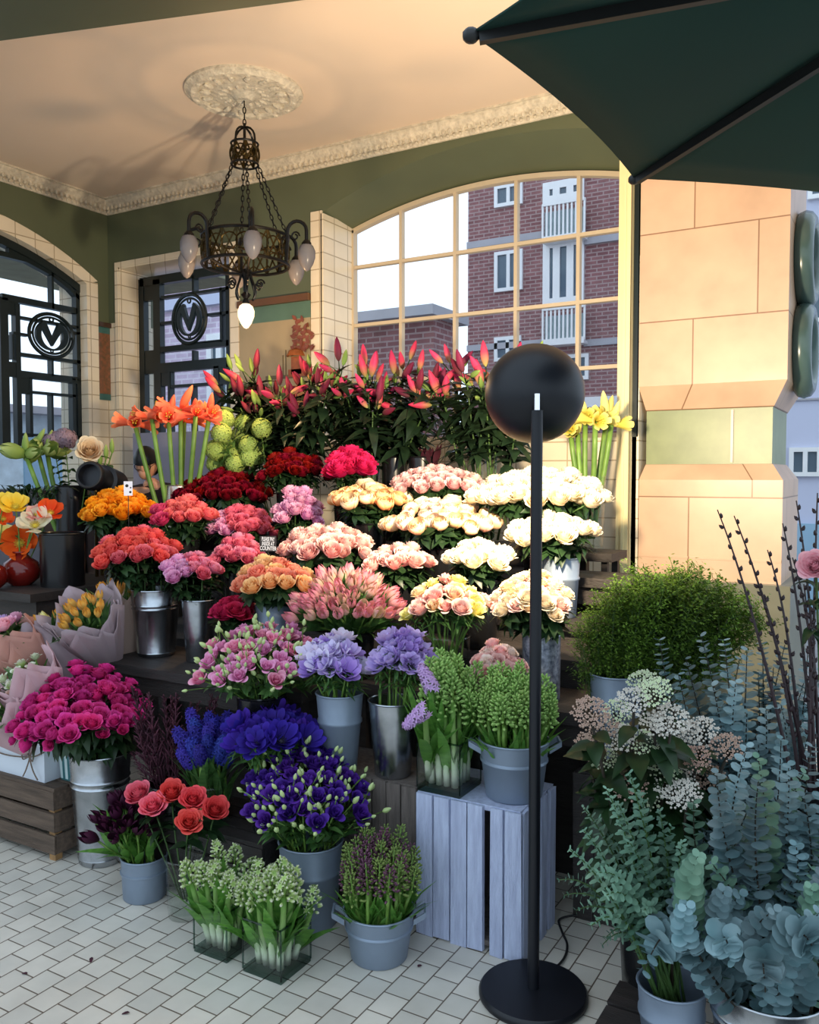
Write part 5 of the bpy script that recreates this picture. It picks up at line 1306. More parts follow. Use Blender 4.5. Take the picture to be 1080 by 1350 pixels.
square_vase((-1.363,2.392), .155, .170, 'square clear glass vase of green and lilac hyacinths on the pale blue crate', .471)
cube_bunch((-1.363,2.392), .155, .471, 16, .70, .82, HY_BUD, [pc['hygreen'],M['stem_pale']], 'green budded hyacinth in the square glass vase on the pale blue crate', 'green hyacinths in the square vase on the crate', .115, ST_HY2, hs_, 1.25)
for (px,py,D,lab) in ((551,945,2.62,'open lilac hyacinth hanging out on the left of the square vase'),(561,915,2.70,'paler lilac hyacinth just above the hanging lilac one on the crate')):
    h = at(px,py,D); b = V((-1.34,2.43,.50)); flower('hyacinth', lab, 'hyacinth', None, b, h+Z*.02+RIGHT*.02, RIGHT*-.6+Z*-.5+(CAM-h).normalized()*.3 if py > 930 else RIGHT*-.4+Z*.8, HY_OPEN[0], [pc['hylilac'],M['stem_pale']], .085, ST_HY2[0], hs_)
v_ = lit_vessel('zinc', 678, 974, 2.71, .471, .112, .090, 'matt zinc bucket with side handles full of green hyacinths on the pale blue crate', handles=2)
bunch('hy', (676,933), (62,34), 30, 30, [[pc['hygreen'],M['stem_pale']]], 'green budded hyacinth in the zinc bucket with handles on the pale blue crate', 'green hyacinths in the zinc bucket on the crate', 'hyacinth', 'hyacinth', D=2.71, ves=v_, stems=ST_PALM, smats=[M['stem_pale'],M['leaf_bright']], blooms=HY_BUD, bscale=1.6, tilt=.22, up=1, hk=.9)
v_ = lit_vessel('zinc', 500, 1197, 2.61, 0, .110, .088, 'matt zinc bucket with side handles and purple green hyacinth buds on the floor', handles=2)
bunch('hy', (500,1152), (56,32), 26, 34, [[pc['hypurple'],M['stem_pale']],[pc['hymix'],M['stem_pale']]], 'purple green hyacinth bud in the zinc bucket with handles on the floor', 'purple green hyacinth buds', 'hyacinth', 'hyacinth', D=2.61, ves=v_, stems=ST_PALM, smats=[M['stem_pale'],M['leaf_bright']], blooms=HY_FINE, bscale=1.9, tilt=.2, up=1, hk=.9)

# ================================================================== LILIES
def lily_stem_mesh(name, seed):
    rr = random.Random(seed); mb = MB(); L = .72
    pts = [V((.02*sin(2*t+seed), .02*cos(1.7*t+seed), L*t)) for t in [i/6 for i in range(7)]]
    mb.tube(pts, [.006,.006,.0055,.005,.0045,.004,.0035], 7, 0)
    for i in range(30):
        t = .56+.42*i/30; a = i*2.39996; b = V((.02*sin(2*t+seed), .02*cos(1.7*t+seed), L*t))
        mb.leaf(b, V((cos(a), sin(a), rr.uniform(-.1,.7))), Z, rr.uniform(.10,.17), rr.uniform(.044,.066), rr.uniform(.1,.7), 1, 5, .25)
    return mb.mesh(name, 2, True, 0), L
LSTEM = [lily_stem_mesh('lily_stem_form', s) for s in (1,2,3,4)]
def lily(base, top, label, nb, big, group):
    base, top = V(base), V(top); d = (top-base).normalized(); L = (top-base).length
    q = d.to_track_quat('Z','Y') @ Quaternion(Z, U(0,6.28))
    r = empty('lily', base, label, 'lily', group); r.rotation_mode = 'QUATERNION'; r.rotation_quaternion = q
    me, L0 = rnd.choice(LSTEM); k = L/L0
    inst(me, 'stem', [M['stem'], M['leaf_lily']], r, (0,0,0), None, (1,1,k))
    for i in range(nb):
        a = i*2.4+U(0,1); sp = U(.35,1.3) if i else .1; dd = V((cos(a)*sp, sin(a)*sp, U(.25,1))).normalized(); b0 = V((0,0,L*(.99-.07*U(0,1)*(i>0)))); ln = U(.03,.09)
        inst(SHOOT, 'bud_stalk', [M['stem']], r, b0, dd.to_track_quat('Z','Y'), (2,2,ln))
        mat = rnd.choice(big); bl = U(.095,.14) if mat != pc['lilygreen'] else U(.07,.10); ax = (dd+V((0,0,U(-.3,.4)))).normalized()
        inst(BUD, 'bud', [mat], r, b0+dd*ln*.98, ax.to_track_quat('Z','Y'), bl)
    return r
lv = []
for (px, v, lab) in ((395,4.05,'tall clear glass vase of dark lilies at the left of the top step'),(500,4.05,'tall clear glass vase of pink lilies in the middle of the top step'),(645,4.02,'tall clear glass vase of pink lilies behind the lamp pole')):
    D = dr(px, v); p = at(px, 596, D); bucket('glass', (p.x,p.y), ZE_, .075, .065, p.z-ZE_, lab); lv.append(V((p.x,p.y,0)))
dark_b = [pc['lilydark'], pc['lilydark'], pc['lily'], pc['lilygreen']]; pink_b = [pc['lily'], pc['lily'], pc['lily'], pc['lilydark'], pc['lilygreen']]
def lily_row(n, x0, x1, y0, y1, v, c, bl, lab, grp):
    for k in range(n):
        px, py = x0+(x1-x0)*(k+.5)/n+U(-9,9), U(y0,y1); D = dr(px, v)+U(-.28,.12); h = at(px, py, D); b = c+V((U(-.045,.045),U(-.045,.045),ZE_+.03))
        lily(b, h, lab, rnd.choice((3,4,4)), bl, grp)
lily_row(20, 300, 432, 494, 552, 4.05, lv[0], dark_b, 'lily with dark plum and green buds in the left part of the tall lily display', 'dark budded lilies on the left')
lily_row(22, 425, 585, 476, 545, 4.05, lv[1], pink_b, 'lily with big pink buds in the middle of the tall lily display', 'pink budded lilies in the middle')
lily_row(13, 575, 700, 470, 540, 4.02, lv[2], pink_b, 'lily with big pink buds in the right glass vase half hidden by the round lamp', 'pink budded lilies behind the lamp')
p = on_y(548, 604, 4.1)
for (px, lab) in ((520,'small black pot on the top step left of the dark sprig'),(556,'small black pot on the top step under the dark sprig')):
    D = dr(px,3.98); q = at(px,603,D); bucket('black', (q.x,q.y), ZE_, .07, .06, q.z-ZE_, lab)
q = V((q.x,q.y,q.z)); sg = empty('sprig', q-Z*.1, 'short dark burgundy leafy sprig in a black pot below the lilies', 'sprig')
mb = MB()
for i in range(22): a = U(0,6.28); mb.leaf(q+V((U(-.05,.05)+.05,U(-.03,.03),-.05)), (cos(a)*.35,sin(a)*.35,1), Z, U(.08,.15), .035, .1, 0)
obj(mb, 'foliage', leafm('burgundy_leaf', srgb(70,26,40), None, .5), sg)

# ================================================================== AMARYLLIS
def amaryllis(base, head, label, group, mat, nb, size, lean=None, name='amaryllis', open_=TRUMP, buds=1, sm='stem_pale'):
    base, head = V(base), V(head); L = (head-base).length; d = (head-base).normalized(); q = d.to_track_quat('Z','Y')
    r = empty(name, base, label, 'amaryllis', group); r.rotation_mode = 'QUATERNION'; r.rotation_quaternion = q
    inst(rnd.choice(ST_FAT), 'stem', [M[sm], M['leaf']], r, (0,0,0), None, (1,1,L))
    qi = q.inverted(); tc = (CAM-head).normalized(); a0 = U(0,6.28)
    for i in range(nb):
        a = a0+2*pi*i/nb; ax = V((cos(a), sin(a), U(-.05,.35)))+tc*.25; ax = (qi @ ax).normalized()
        inst(rnd.choice(open_), 'bloom', [mat, M['yellow_eye']], r, V((0,0,L)), ax.to_track_quat('Z','Y'), size*U(.85,1.1))
    for i in range(buds):
        ax = (qi @ V((U(-.6,.6),U(-.6,.6),1))).normalized(); inst(BUD, 'bud', [pc['poppypale'] if mat == pc['yellowama'] else mat], r, V((0,0,L)), ax.to_track_quat('Z','Y'), size*U(.75,1.0))
D = dr(232, 3.55); p = at(234, 640, D); bucket('silver', (p.x,p.y), ZC_, .076, .066, p.z-ZC_, 'plain silver metal vase of orange amaryllis behind the orange roses', name='metal_vase', bands=False)
for (px, py, nb) in ((178,560,3),(200,550,3),(222,552,3),(238,540,2),(258,548,3),(276,548,2),(243,556,3)):
    h = at(px, py, D+U(-.12,.1)); b = V((p.x,p.y,ZC_+.04))+RIGHT*((px-234)*.0004)
    amaryllis(b, h, 'orange amaryllis in the silver metal vase in front of the small window', 'orange amaryllis', pc['amaryllis'], nb, .165)
D = dr(775, 4.12); p = at(776, 628, D); bucket('glass', (p.x,p.y), ZE_-.02, .085, .075, p.z-ZE_+.02, 'clear glass vase of yellow amaryllis beside the yellow post')
for (px, py, nb, bd) in ((752,568,2,1),(772,552,2,2),(785,556,3,0),(800,552,1,2),(806,560,1,1),(762,572,1,1)):
    h = at(px, py, D+U(-.1,.08)); b = V((p.x,p.y,ZE_+.04))+RIGHT*((px-778)*.0008)
    amaryllis(b, h, 'yellow green amaryllis beside the yellow post by the big window', 'yellow amaryllis', pc['yellowama'], nb, .15, buds=bd)
bn_ = empty('stool', (p.x,p.y,0), 'dark stool hidden behind the white roses under the yellow amaryllis', 'stool')
obj(MB().box((p.x-.16,p.y-.13,ZE_-.06),(p.x+.16,p.y+.13,ZE_-.02)), 'seat', M['dark_wood'], bn_, smooth=False)
for sx in (-.13,.10):
    for sy in (-.10,.07): obj(MB().box((p.x+sx,p.y+sy,0),(p.x+sx+.03,p.y+sy+.03,ZE_-.06)), 'leg', M['dark_wood'], bn_, smooth=False)
# black vases and green amaryllis at the far left
Dv = 4.95; p = at(94, 641, Dv); zt = .94
bucket('black', (p.x,p.y), .0, .088, .080, p.z, 'tall black vase at the back holding green amaryllis and a cream peony', name='floor_vase')
for i, (px, py, nb) in enumerate(((34,600,3),(48,588,2),(62,596,3))):
    h = at(px, py, Dv+U(-.1,.1)); b = V((p.x,p.y,zt)); amaryllis(b, h, 'pale green amaryllis leaning left out of the tall black vase at the back', 'green amaryllis', pc['greenama'], nb, .15, open_=TULIPS, buds=1)
for (px,py) in ((72,592),(86,588)):
    h = at(px,py,Dv+.1); flower('snowball', 'dusty mauve round flower head between the green amaryllis and the cream peony', 'flower', 'dusty mauve heads', (p.x,p.y,zt), h, Z, POM[0], [pc['mauvepom']], .13, ST_POM[0], [M['stem_pale'],M['leaf_mid']])
h = at(118,596,Dv-.1); flower('peony', 'big cream peony beside the green amaryllis at the back left', 'peony', None, (p.x,p.y,zt), h, (CAM-h).normalized()+Z*.35, PEONY[0], [pc['cream']], .155, ST_ROSE[0], [M['stem_pale'],M['leaf_mid']])
for (px,py) in ((140,604),(132,612),(148,596)):
    h = at(px,py,Dv+.05); flower('greenery', 'leafy pale green stem right of the cream peony at the back left', 'foliage', 'leafy stems by the cream peony', (p.x,p.y,zt), h, Z, BUD, [pc['greenama']], .09, ST_HYD[0], [M['stem_pale'],M['leaf_mid']], 'bud')
Dv2 = 4.3; p2 = at(82, 703, Dv2); bucket('black', (p2.x,p2.y), .0, .108, .095, p2.z, 'wide black floor vase in front at the far left beside the red vases', name='floor_vase')
# snowball flowers behind the crimson roses
D = dr(310, 3.72); p = at(312, 660, D); bucket('black', (p.x+.1,p.y+.2), ZD, .08, .07, .18, 'black plastic bucket of lime green snowball flowers behind the crimson roses')
for i in range(14):
    px, py = (322,292,338,302,284,330,318,345,296,310,340,285,328,306)[i], (566,578,588,598,600,610,580,572,560,618,606,618,594,606)[i]
    h = at(px, py, D+U(-.05,.25)); flower('snowball', 'lime green snowball flower between the orange amaryllis and the lilies', 'flower', 'lime green snowball flowers', (p.x+.1+U(-.03,.03),p.y+.2+U(-.03,.03),ZD+.03), h, (CAM-h).normalized()*.6+Z, POM[i%2], [pc['pom']], .115, ST_POM[i%2], [M['stem_pale'],M['leaf_mid']])
# red vases and poppies on the counter
def red_vase(px, py, D, r, label):
    p = at(px, py, D); o = V((p.x,p.y,.94)); root = empty('round_vase', o, label, 'vase')
    obj(MB().lathe([(0,0),(r*.5,0),(r*.9,.35*r),(r,.75*r),(r*.85,1.2*r),(r*.45,1.5*r),(r*.33,1.62*r),(r*.40,1.75*r),(r*.34,1.75*r),(r*.28,1.6*r),(r*.4,1.45*r),(0,.3*r)], o, 32), 'body', M['red_glaze'], root)
    obj(MB().torus(o+Z*1.75*r, r*.38, .005, 24, 6), 'rim', M['red_glaze'], root)
    return o, r
ov1 = red_vase(28, 752, 4.32, .095, 'round glossy red vase with poppies, the right one of two on the counter')
ov2 = red_vase(-14, 752, 4.15, .085, 'round glossy red vase cut by the left picture edge')
for i, (px, py, m, hp, nm) in enumerate(((20,668,'poppyyellow',34,'yellow'),(6,662,'poppyyellow',26,'amber yellow'),(66,676,'poppyred',32,'orange red'),(4,684,'poppyred',26,'orange'),(26,716,'poppyred',44,'wide open orange red'),(4,704,'poppypale',30,'pale yellow'),(46,692,'poppywhite',40,'creamy white'),(48,678,'shell',26,'dusty pink'))):
    D = 4.3+.03*(i%3); h = at(px, py, D); o, r = ov1 if px > 8 else ov2; ax = (CAM-h).normalized()*1.0+Z*(.9 if i != 4 else .15)+RIGHT*U(-.3,.3)
    flower('poppy', nm+' poppy above the red vases at the left edge'+(', lowest of them' if i == 4 else ''), 'poppy', None, (o.x,o.y,.94+r*.5), h, ax, POPPY[i%2], [pc[m], M['yellow_eye']], hp*D/F, ST_BARE[i%2], [M['stem_pale'],M['leaf_mid']])
dk = empty('foliage_bunch', at(45,664,4.9)*1, 'dark leafy stems behind the poppies', 'foliage'); ORG[dk.name] = V(dk.location)
mb = MB()
for i in range(60):
    c = at(U(-10,88), U(636,668), 4.85+U(0,.15)); a = U(0,6.28); mb.leaf(c, (cos(a),sin(a),U(-.6,.5)), Z, U(.07,.13), .035, .5, 0)
for i in range(12):
    a = at(U(0,80), 640, 4.9); b = at(40+U(-20,20), 705, 4.9); mb.tube([b,(a+b)/2+Z*.02,a], .003, 5)
obj(mb, 'foliage', M['leaf'], dk)

# ================================================================== DRUM, PERSON, TAGS
D = 4.75; c0 = at(117,626,D-.16); c1 = at(150,640,D+.14)
dm = empty('spotlight', at(135,690,D), 'black cylinder with a round open mouth behind the orange roses at the left', 'lamp'); ORG[dm.name] = V(dm.location)
ax = (c1-c0); 
obj(MB().lathe([(0,.05),(.060,.05),(.060,0),(.072,0),(.078,.01),(.078,.05),(.070,.06),(.070,ax.length*.5),(.088,ax.length*.52),(.088,ax.length),(0,ax.length)], c0, 32, axis=ax), 'housing', M['black_metal'], dm)
obj(MB().torus(c0+ax.normalized()*.002, .068, .006, 32, 8, ax), 'mouth_rim', M['rib'], dm)
for t in (.25,.45,.8):
    a = c0+ax*t-Z*.06; obj(MB().tube([a, V((a.x,a.y,0))], .010, 8), 'leg', M['brass'], dm)
D = 5.15; hc = at(193, 610, D); ft = V((hc.x+.03, hc.y+.05, 0))
pe = empty('person', ft, 'person with black hair, glasses and a dark brown jumper looking down behind the orange roses', 'person')
look = (at(165,640,D-.35)-hc).normalized(); sd = look.cross(Z).normalized()
def skin(name, verts, edges, mat, sub=2, root=0):
    me = bpy.data.meshes.new(name); me.from_pydata([tuple(V(p)-ORG[pe.name]) for p, r in verts], edges, []); o = bpy.data.objects.new(name, me); col.objects.link(o); o.parent = pe
    sm = o.modifiers.new('skin','SKIN'); ss = o.modifiers.new('smooth','SUBSURF'); ss.levels = ss.render_levels = sub
    for i, (p, r) in enumerate(verts): me.skin_vertices[0].data[i].radius = (r, r) if not hasattr(r,'__len__') else r; me.skin_vertices[0].data[i].use_root = (i == root)
    me.materials.append(M[mat]); return o
fw = V((look.x,look.y,0)).normalized(); b0 = ft
me_ = lambda f, s, z: b0+fw*f+sd*s+Z*z
Bv = [(me_(0,0,.92),.13),(me_(.01,0,1.12),.125),(me_(.03,0,1.30),.14),(me_(.05,0,1.42),.06),(hc-Z*.10-fw*.01,.048),(me_(.03,.17,1.36),.058),(me_(.08,.22,1.12),.045),(me_(.26,.15,1.06),.036),(me_(.34,.10,1.10),.026),
      (me_(.03,-.17,1.36),.058),(me_(.08,-.22,1.12),.045),(me_(.26,-.15,1.06),.036),(me_(.34,-.10,1.10),.026),(me_(0,.09,.86),.085),(me_(.02,.10,.46),.062),(me_(0,.10,.08),.042),(me_(.12,.10,.03),.035),(me_(0,-.09,.86),.085),(me_(.02,-.10,.46),.062),(me_(0,-.10,.08),.042),(me_(.12,-.10,.03),.035)]
Be = [(0,1),(1,2),(2,3),(3,4),(2,5),(5,6),(6,7),(7,8),(2,9),(9,10),(10,11),(11,12),(0,13),(13,14),(14,15),(15,16),(0,17),(17,18),(18,19),(19,20)]
skin('body', Bv, Be, 'skin')
skin('jumper', [(p, r*1.14) for p, r in Bv[:3]]+[(Bv[3][0]+Z*.03, .075)]+[(p, r*1.25) for p, r in (Bv[5],Bv[6],Bv[7],Bv[9],Bv[10],Bv[11])], [(0,1),(1,2),(2,3),(2,4),(4,5),(5,6),(2,7),(7,8),(8,9)], 'sweater')
skin('trousers', [(p, r*1.15) for p, r in (Bv[0],Bv[13],Bv[14],Bv[15],Bv[17],Bv[18],Bv[19])], [(0,1),(1,2),(2,3),(0,4),(4,5),(5,6)], 'trousers')
qh = Matrix((look, Z.cross(look).normalized(), look.cross(Z.cross(look).normalized()))).transposed().to_quaternion()
hv = lambda x, y, z: hc+qh@V((x,y,z))
mb = MB(); mb.ball(hc, .105, 24, 0, (.95,.76,1.12), qh); mb.ball(hv(.062,0,-.062), .055, 16, 0, (.8,.85,.85), qh)
mb.lathe([(.012,.0),(.017,.02),(.010,.05),(.0,.055)], hv(.088,0,-.035), 10, axis=qh@V((.25,0,1)))
mb.ball(hv(.094,0,-.068), .016, 8, 0, (.4,1.3,.4), qh)
for s in (-1,1): mb.ball(hv(-.005,s*.074,-.01), .019, 8, 0, (.8,.35,1.2), qh)
obj(mb, 'head', M['skin'], pe)
mb = MB()
mb.grid(lambda u, v: hc+qh@(V((.118*cos(u*2*pi)*sin(v*(1.5+.7*max(0,-cos(u*2*pi)+.35)))*.95-.004, .092*sin(u*2*pi)*sin(v*(1.5+.7*max(0,-cos(u*2*pi)+.35))), .128*cos(v*(1.5+.7*max(0,-cos(u*2*pi)+.35)))+.004))+V((-.03,0,-.05))*max(0,-cos(u*2*pi))*v), 28, 10); mb.ball(hv(-.085,0,-.02), .07, 14, 0, (.8,1.1,1.3), qh)
obj(mb, 'hair', M['hair'], pe)
mb = MB()
for s in (-1,1): mb.torus(hv(.092,s*.036,.0), .024, .003, 20, 6, look); mb.tube([hv(.09,s*.06,0),hv(0,s*.084,.004)], .002, 5)
mb.tube([hv(.096,-.012,.004),hv(.096,.012,.004)], .002, 5); obj(mb, 'glasses', M['black_plastic'], pe)
for o_ in pe.children:
    if o_.name.split('.')[0] in ('head','hair','glasses'):
        for v_o in o_.data.vertices: v_o.co = (hc-ft)+(v_o.co-(hc-ft))*.80
for s in (-1,1):
    hb = me_(.34,s*.10,1.10)
    mb = MB(); mb.ball(hb+fw*.03, .032, 12, 0, (1.1,.9,.6))
    for i in range(4): a = hb+fw*.055+sd*(i-1.5)*.016; mb.tube([a, a+fw*(.035+.006*(1.5-abs(i-1.5)))-Z*.004, a+fw*(.055+.006*(1.5-abs(i-1.5)))-Z*.02], [.008,.0075,.006], 7)
    mb.tube([hb+fw*.01-sd*s*.03, hb+fw*.035-sd*s*.045, hb+fw*.055-sd*s*.045-Z*.008], [.010,.009,.007], 7)
    obj(mb, 'hand', M['skin'], pe)
# price cards
def card(px, py, D, w, h, mat, label, lines, down):
    c = at(px, py, D); tc = CAM-c; tc.z = 0; tc.normalize(); R_ = V((-tc.y, tc.x, 0)); R_ = R_ if R_.dot(RIGHT) > 0 else -R_
    r = empty('price_card', c-Z*down, label, 'card')
    mb = MB().bar(c-Z*h/2, c+Z*h/2, w, .004, R_); obj(mb, 'board', mat, r, smooth=False)
    obj(MB().tube([c-Z*down-tc*.004, c-Z*h*.3-tc*.004], .002, 6), 'stake', M['dark_wood'], r)
    for i, t in enumerate(lines):
        cu = bpy.data.curves.new('lettering', 'FONT'); cu.body = t; cu.size = h*.36; cu.align_x = 'CENTER'; cu.align_y = 'CENTER'; cu.extrude = .0004; cu.offset = h*.006
        tmp = bpy.data.objects.new('lettering_source', cu); col.objects.link(tmp); bpy.context.view_layer.update()
        me = bpy.data.meshes.new_from_object(tmp.evaluated_get(bpy.context.evaluated_depsgraph_get())); bpy.data.objects.remove(tmp); me.materials.clear(); me.materials.append(M['chalk'])
        o = bpy.data.objects.new('lettering', me); col.objects.link(o); o.parent = r
        o.location = c+tc*.0028+Z*(h*(.30-.30*i))-r.location; o.rotation_mode = 'QUATERNION'; o.rotation_quaternion = Matrix((R_, Z, tc)).transposed().to_quaternion() @ Quaternion(Z, -.06)
        wl = len(t)*cu.size*.62; o.scale = (min(1, w*.92/wl), 1, 1)
    return c, tc, R_, r
card(353.5, 717, dr(353,2.86), .070, .066, M['slate'], 'small black chalk sign with three lines of white writing among the pink roses', ['PLEASE PAY', 'INSIDE AT', 'COUNTER'], .50)
c, tc, R_, r = card(169, 644, dr(169,3.02), .042, .072, M['card_white'], 'small white tag with dark spots sticking out of the orange roses', [], .60)
mb = MB()
for (x, z, s) in ((-.006,.014,.008),(.010,-.018,.006),(.012,.004,.004)): mb.lathe([(0,.0005),(s,.0005),(s,0)], c+tc*.0022+R_*x+Z*z, 10, axis=tc)
obj(mb, 'dark_spot', M['slate'], r)

# ================================================================== WRAPPED BOUQUETS, BAGS
def wrap(base, top, r1, mat, label, seed, corners=5, r0=.045):
    base, top = V(base), V(top); d = top-base; L = d.length; q = d.to_track_quat('Z','Y'); rr = random.Random(seed); ph = rr.uniform(0,6)
    root = empty('wrapped_bouquet', base, label, 'bouquet paper')
    def fn(lay):
        def f(u, v):
            a = u*2*pi*1.12+ph+lay*1.3; fold = .10*sin(corners*a+ph)+.05*sin(2.3*corners*a+1)
            r = (r0+(r1-r0)*v**.85)*(1+fold*v)*(1+.04*lay+.05*u); peak = abs(((a*corners/(2*pi)+.3*lay) % 1)*2-1)
            z = L*v*(.78+.34*peak*v+.06*lay)
            return base+q@V((r*cos(a), r*sin(a), z+.0))
        return f
    o = obj(MB().grid(fn(0), 60, 10), 'outer_paper', mat, root, ang=25)
    so = o.modifiers.new('thickness','SOLIDIFY'); so.thickness = .0015
    o = obj(MB().grid(fn(-.9), 60, 10), 'inner_paper', mat, root, ang=25); o.modifiers.new('thickness','SOLIDIFY').thickness = .0015
    tie = base+d*.26; obj(MB().torus(tie, r0+(r1-r0)*.30, .004, 24, 6, d), 'tie', M['twine'], root)
    return base, top, q, L
def fill(wr, n, r, kind, cols, hs, label, group, name, cat, blooms, stems=None, hk=1.0, over=.02):
    base, top, q, L = wr
    for i in range(n):
        s = sqrt((i+.5)/n)*r; a = i*2.39996; h = top+q@V((s*cos(a), s*sin(a), over+.03*(1-s/r)+U(-.015,.015))); b = base+q@V((s*.15*cos(a), s*.15*sin(a), .06))
        flower(name, label, cat, group, b, h, q@V((s*cos(a)*3, s*sin(a)*3, .6)), rnd.choice(blooms), [pc[cols[i%len(cols)]]]+[M['black_eye']], hs*U(.9,1.1)*hk, rnd.choice(stems or ST_TULIP), [M['stem_pale'], M['leaf_mid']])
zt = .44
w1_ = wrap(on_z(142,872,.46)*0+at(146,880,3.72), at(108,802,3.56), .155, M['paper_mauve'], 'big mauve paper wrap of yellow tulips beside the galvanised bucket', 3)
fill(w1_, 16, .10, 'tulip', ['yellowtulip'], .036, 'orange yellow tulip in the big mauve wrapped bouquet', 'yellow tulips in the front wrap', 'tulip', 'tulip', TULIPS, hk=1.5, over=-.03)
w2_ = wrap(at(166,866,3.86), at(150,778,3.86), .125, M['paper_beige'], 'beige paper wrap of yellow tulips standing behind the big mauve wrap', 7)
fill(w2_, 10, .08, 'tulip', ['yellowtulip'], .036, 'yellow tulip in the beige wrapped bouquet at the back', 'yellow tulips in the back wrap', 'tulip', 'tulip', TULIPS, hk=1.5, over=-.02)
w3_ = wrap(at(112,905,3.62), at(54,822,3.62), .12, M['paper_mauve'], 'mauve paper wrap of pale yellow tulips leaning left', 11)
fill(w3_, 9, .075, 'tulip', ['yellowtulip','poppypale'], .034, 'yellow tulip in the wrap leaning left', 'yellow tulips in the left leaning wrap', 'tulip', 'tulip', TULIPS, hk=1.5, over=-.03)
w4_ = wrap(at(66,905,3.58), at(4,838,3.50), .13, M['paper_peach'], 'peach paper wrap of lilac and pink roses at the left edge', 5)
fill(w4_, 9, .09, 'rose', ['palelilac','lavender','edgepink'], .075, 'lilac or pink rose in the peach wrap at the left edge', 'roses in the peach wrap', 'pink_rose', 'rose', ROSES, ST_ROSE, over=.02)
w5_ = wrap(at(78,962,3.45), at(18,880,3.36), .15, M['paper_pink'], 'pale pink paper wrap with green foliage lying above the white box', 9)
fill(w5_, 7, .09, 'ranunculus', ['umbelg','hywhite'], .05, 'pale green flower in the pale pink wrap', 'pale flowers in the pink wrap', 'ranunculus', 'ranunculus', LISI, over=-.04)
w6_ = wrap(at(44,985,3.38), at(-4,925,3.28), .12, M['paper_pink'], 'pale pink paper wrap of white flowers at the lower left edge', 13)
fill(w6_, 7, .08, 'ranunculus', ['umbelw','blush'], .05, 'whitish flower in the lowest pink wrap at the left edge', 'white flowers in the lowest wrap', 'ranunculus', 'ranunculus', LISI, over=.0)
# white card box with twine on the low crate, striped bag
bx = at(30, 1030, 3.34); x1, y1 = -2.90, 2.14; z0 = .29
gb_ = empty('gift_box', (-3.06,y1+.08,z0), 'white card box tied with jute twine on the brown crate at the left edge', 'box')
obj(MB().hexa([(-3.30,y1,z0),(x1,y1,z0),(x1,y1+.16,z0),(-3.30,y1+.16,z0),(-3.33,y1-.015,z0+.17),(x1+.02,y1-.015,z0+.17),(x1+.02,y1+.175,z0+.17),(-3.33,y1+.175,z0+.17)]), 'box', M['bag_white'], gb_, smooth=False)
kx = x1-.06; ky = y1-.016
mb = MB()
mb.tube(smooth_pts([V((-3.31,ky-.004,z0+.13)),V((-3.15,ky-.004,z0+.085)),V((kx,ky-.006,z0+.10)),V((x1+.02,ky+.0,z0+.13))]), .003, 6)
for s in (-1,1):
    mb.tube(smooth_pts([V((kx,ky-.004,z0+.10)),V((kx+s*.035,ky-.012,z0+.14)),V((kx+s*.03,ky-.014,z0+.09)),V((kx,ky-.006,z0+.10)),V((kx+s*.02,ky-.006,z0+.05)),V((kx+s*.045,ky-.004,z0+.015))]), .0028, 6)
obj(mb, 'twine_bow', M['twine'], gb_)
sbm = brickm('teal_striped_paper', srgb(196,214,214), srgb(196,214,214), srgb(44,104,108), .030, 5.0, .0075, .6, axes='XZ', off=0, noise=.05, bump=0.0)
sb = empty('striped_bag', (-2.83,2.25,z0), 'teal and white striped paper bag between the white box and the tall bucket', 'bag')
obj(MB().hexa([(-2.88,2.20,z0+.001),(-2.825,2.20,z0+.001),(-2.825,2.30,z0+.001),(-2.88,2.30,z0+.001),(-2.89,2.19,z0+.17),(-2.79,2.19,z0+.17),(-2.79,2.31,z0+.17),(-2.89,2.31,z0+.17)]), 'bag_body', sbm, sb, smooth=False)

# ================================================================== HEATHER PLUMES
HPL = []
for s in (1,2,3):
    rr = random.Random(s); mb = MB(); mb.tube([(0,0,0),(.01,0,.2),(0,.01,.42)], .0025, 5)
    for i in range(26):
        t = .25+.72*i/26; a = i*2.4; b = V((.005,.005,.42*t)); d = V((cos(a),sin(a),1.5)).normalized(); L_ = .10*(1.12-t); e = b+d*L_
        mb.tube([b,(b+e)/2+Z*.004,e], [.002,.004,.001], 4)
        for k in range(7):
            p = b+(e-b)*((k+1)/7); x = U(0,6.28); mb.leaf(p, (cos(x),sin(x),.9), Z, .014, .006, .2, 0, 2, 0)
    HPL.append(mb.mesh('heather_form', 1, True, 0))
for i in range(30):
    px, py = 172+ (i%10)*12.5+U(-7,7), 915+(i//10)*34+U(-14,14); D = 3.12+U(0,.12); h = at(px, py, D); b = at(228+(px-228)*.35, 1055, 3.12); b.z = .30
    d = (h-b); r = empty('heather_plume', b, 'dark plum feathery plume between the magenta roses and the blue hyacinths', 'heather', 'dark plum plumes'); r.rotation_mode = 'QUATERNION'; r.rotation_quaternion = d.to_track_quat('Z','Y') @ Quaternion(Z, U(0,6))
    inst(HPL[i%3], 'plume', [M['heather']], r, (0,0,0), None, d.length/.42)
b = at(228,1055,3.12); bucket('black', (b.x,b.y), .0, .085, .07, .36, 'black pot of dark plum heather plumes behind the coral peonies')

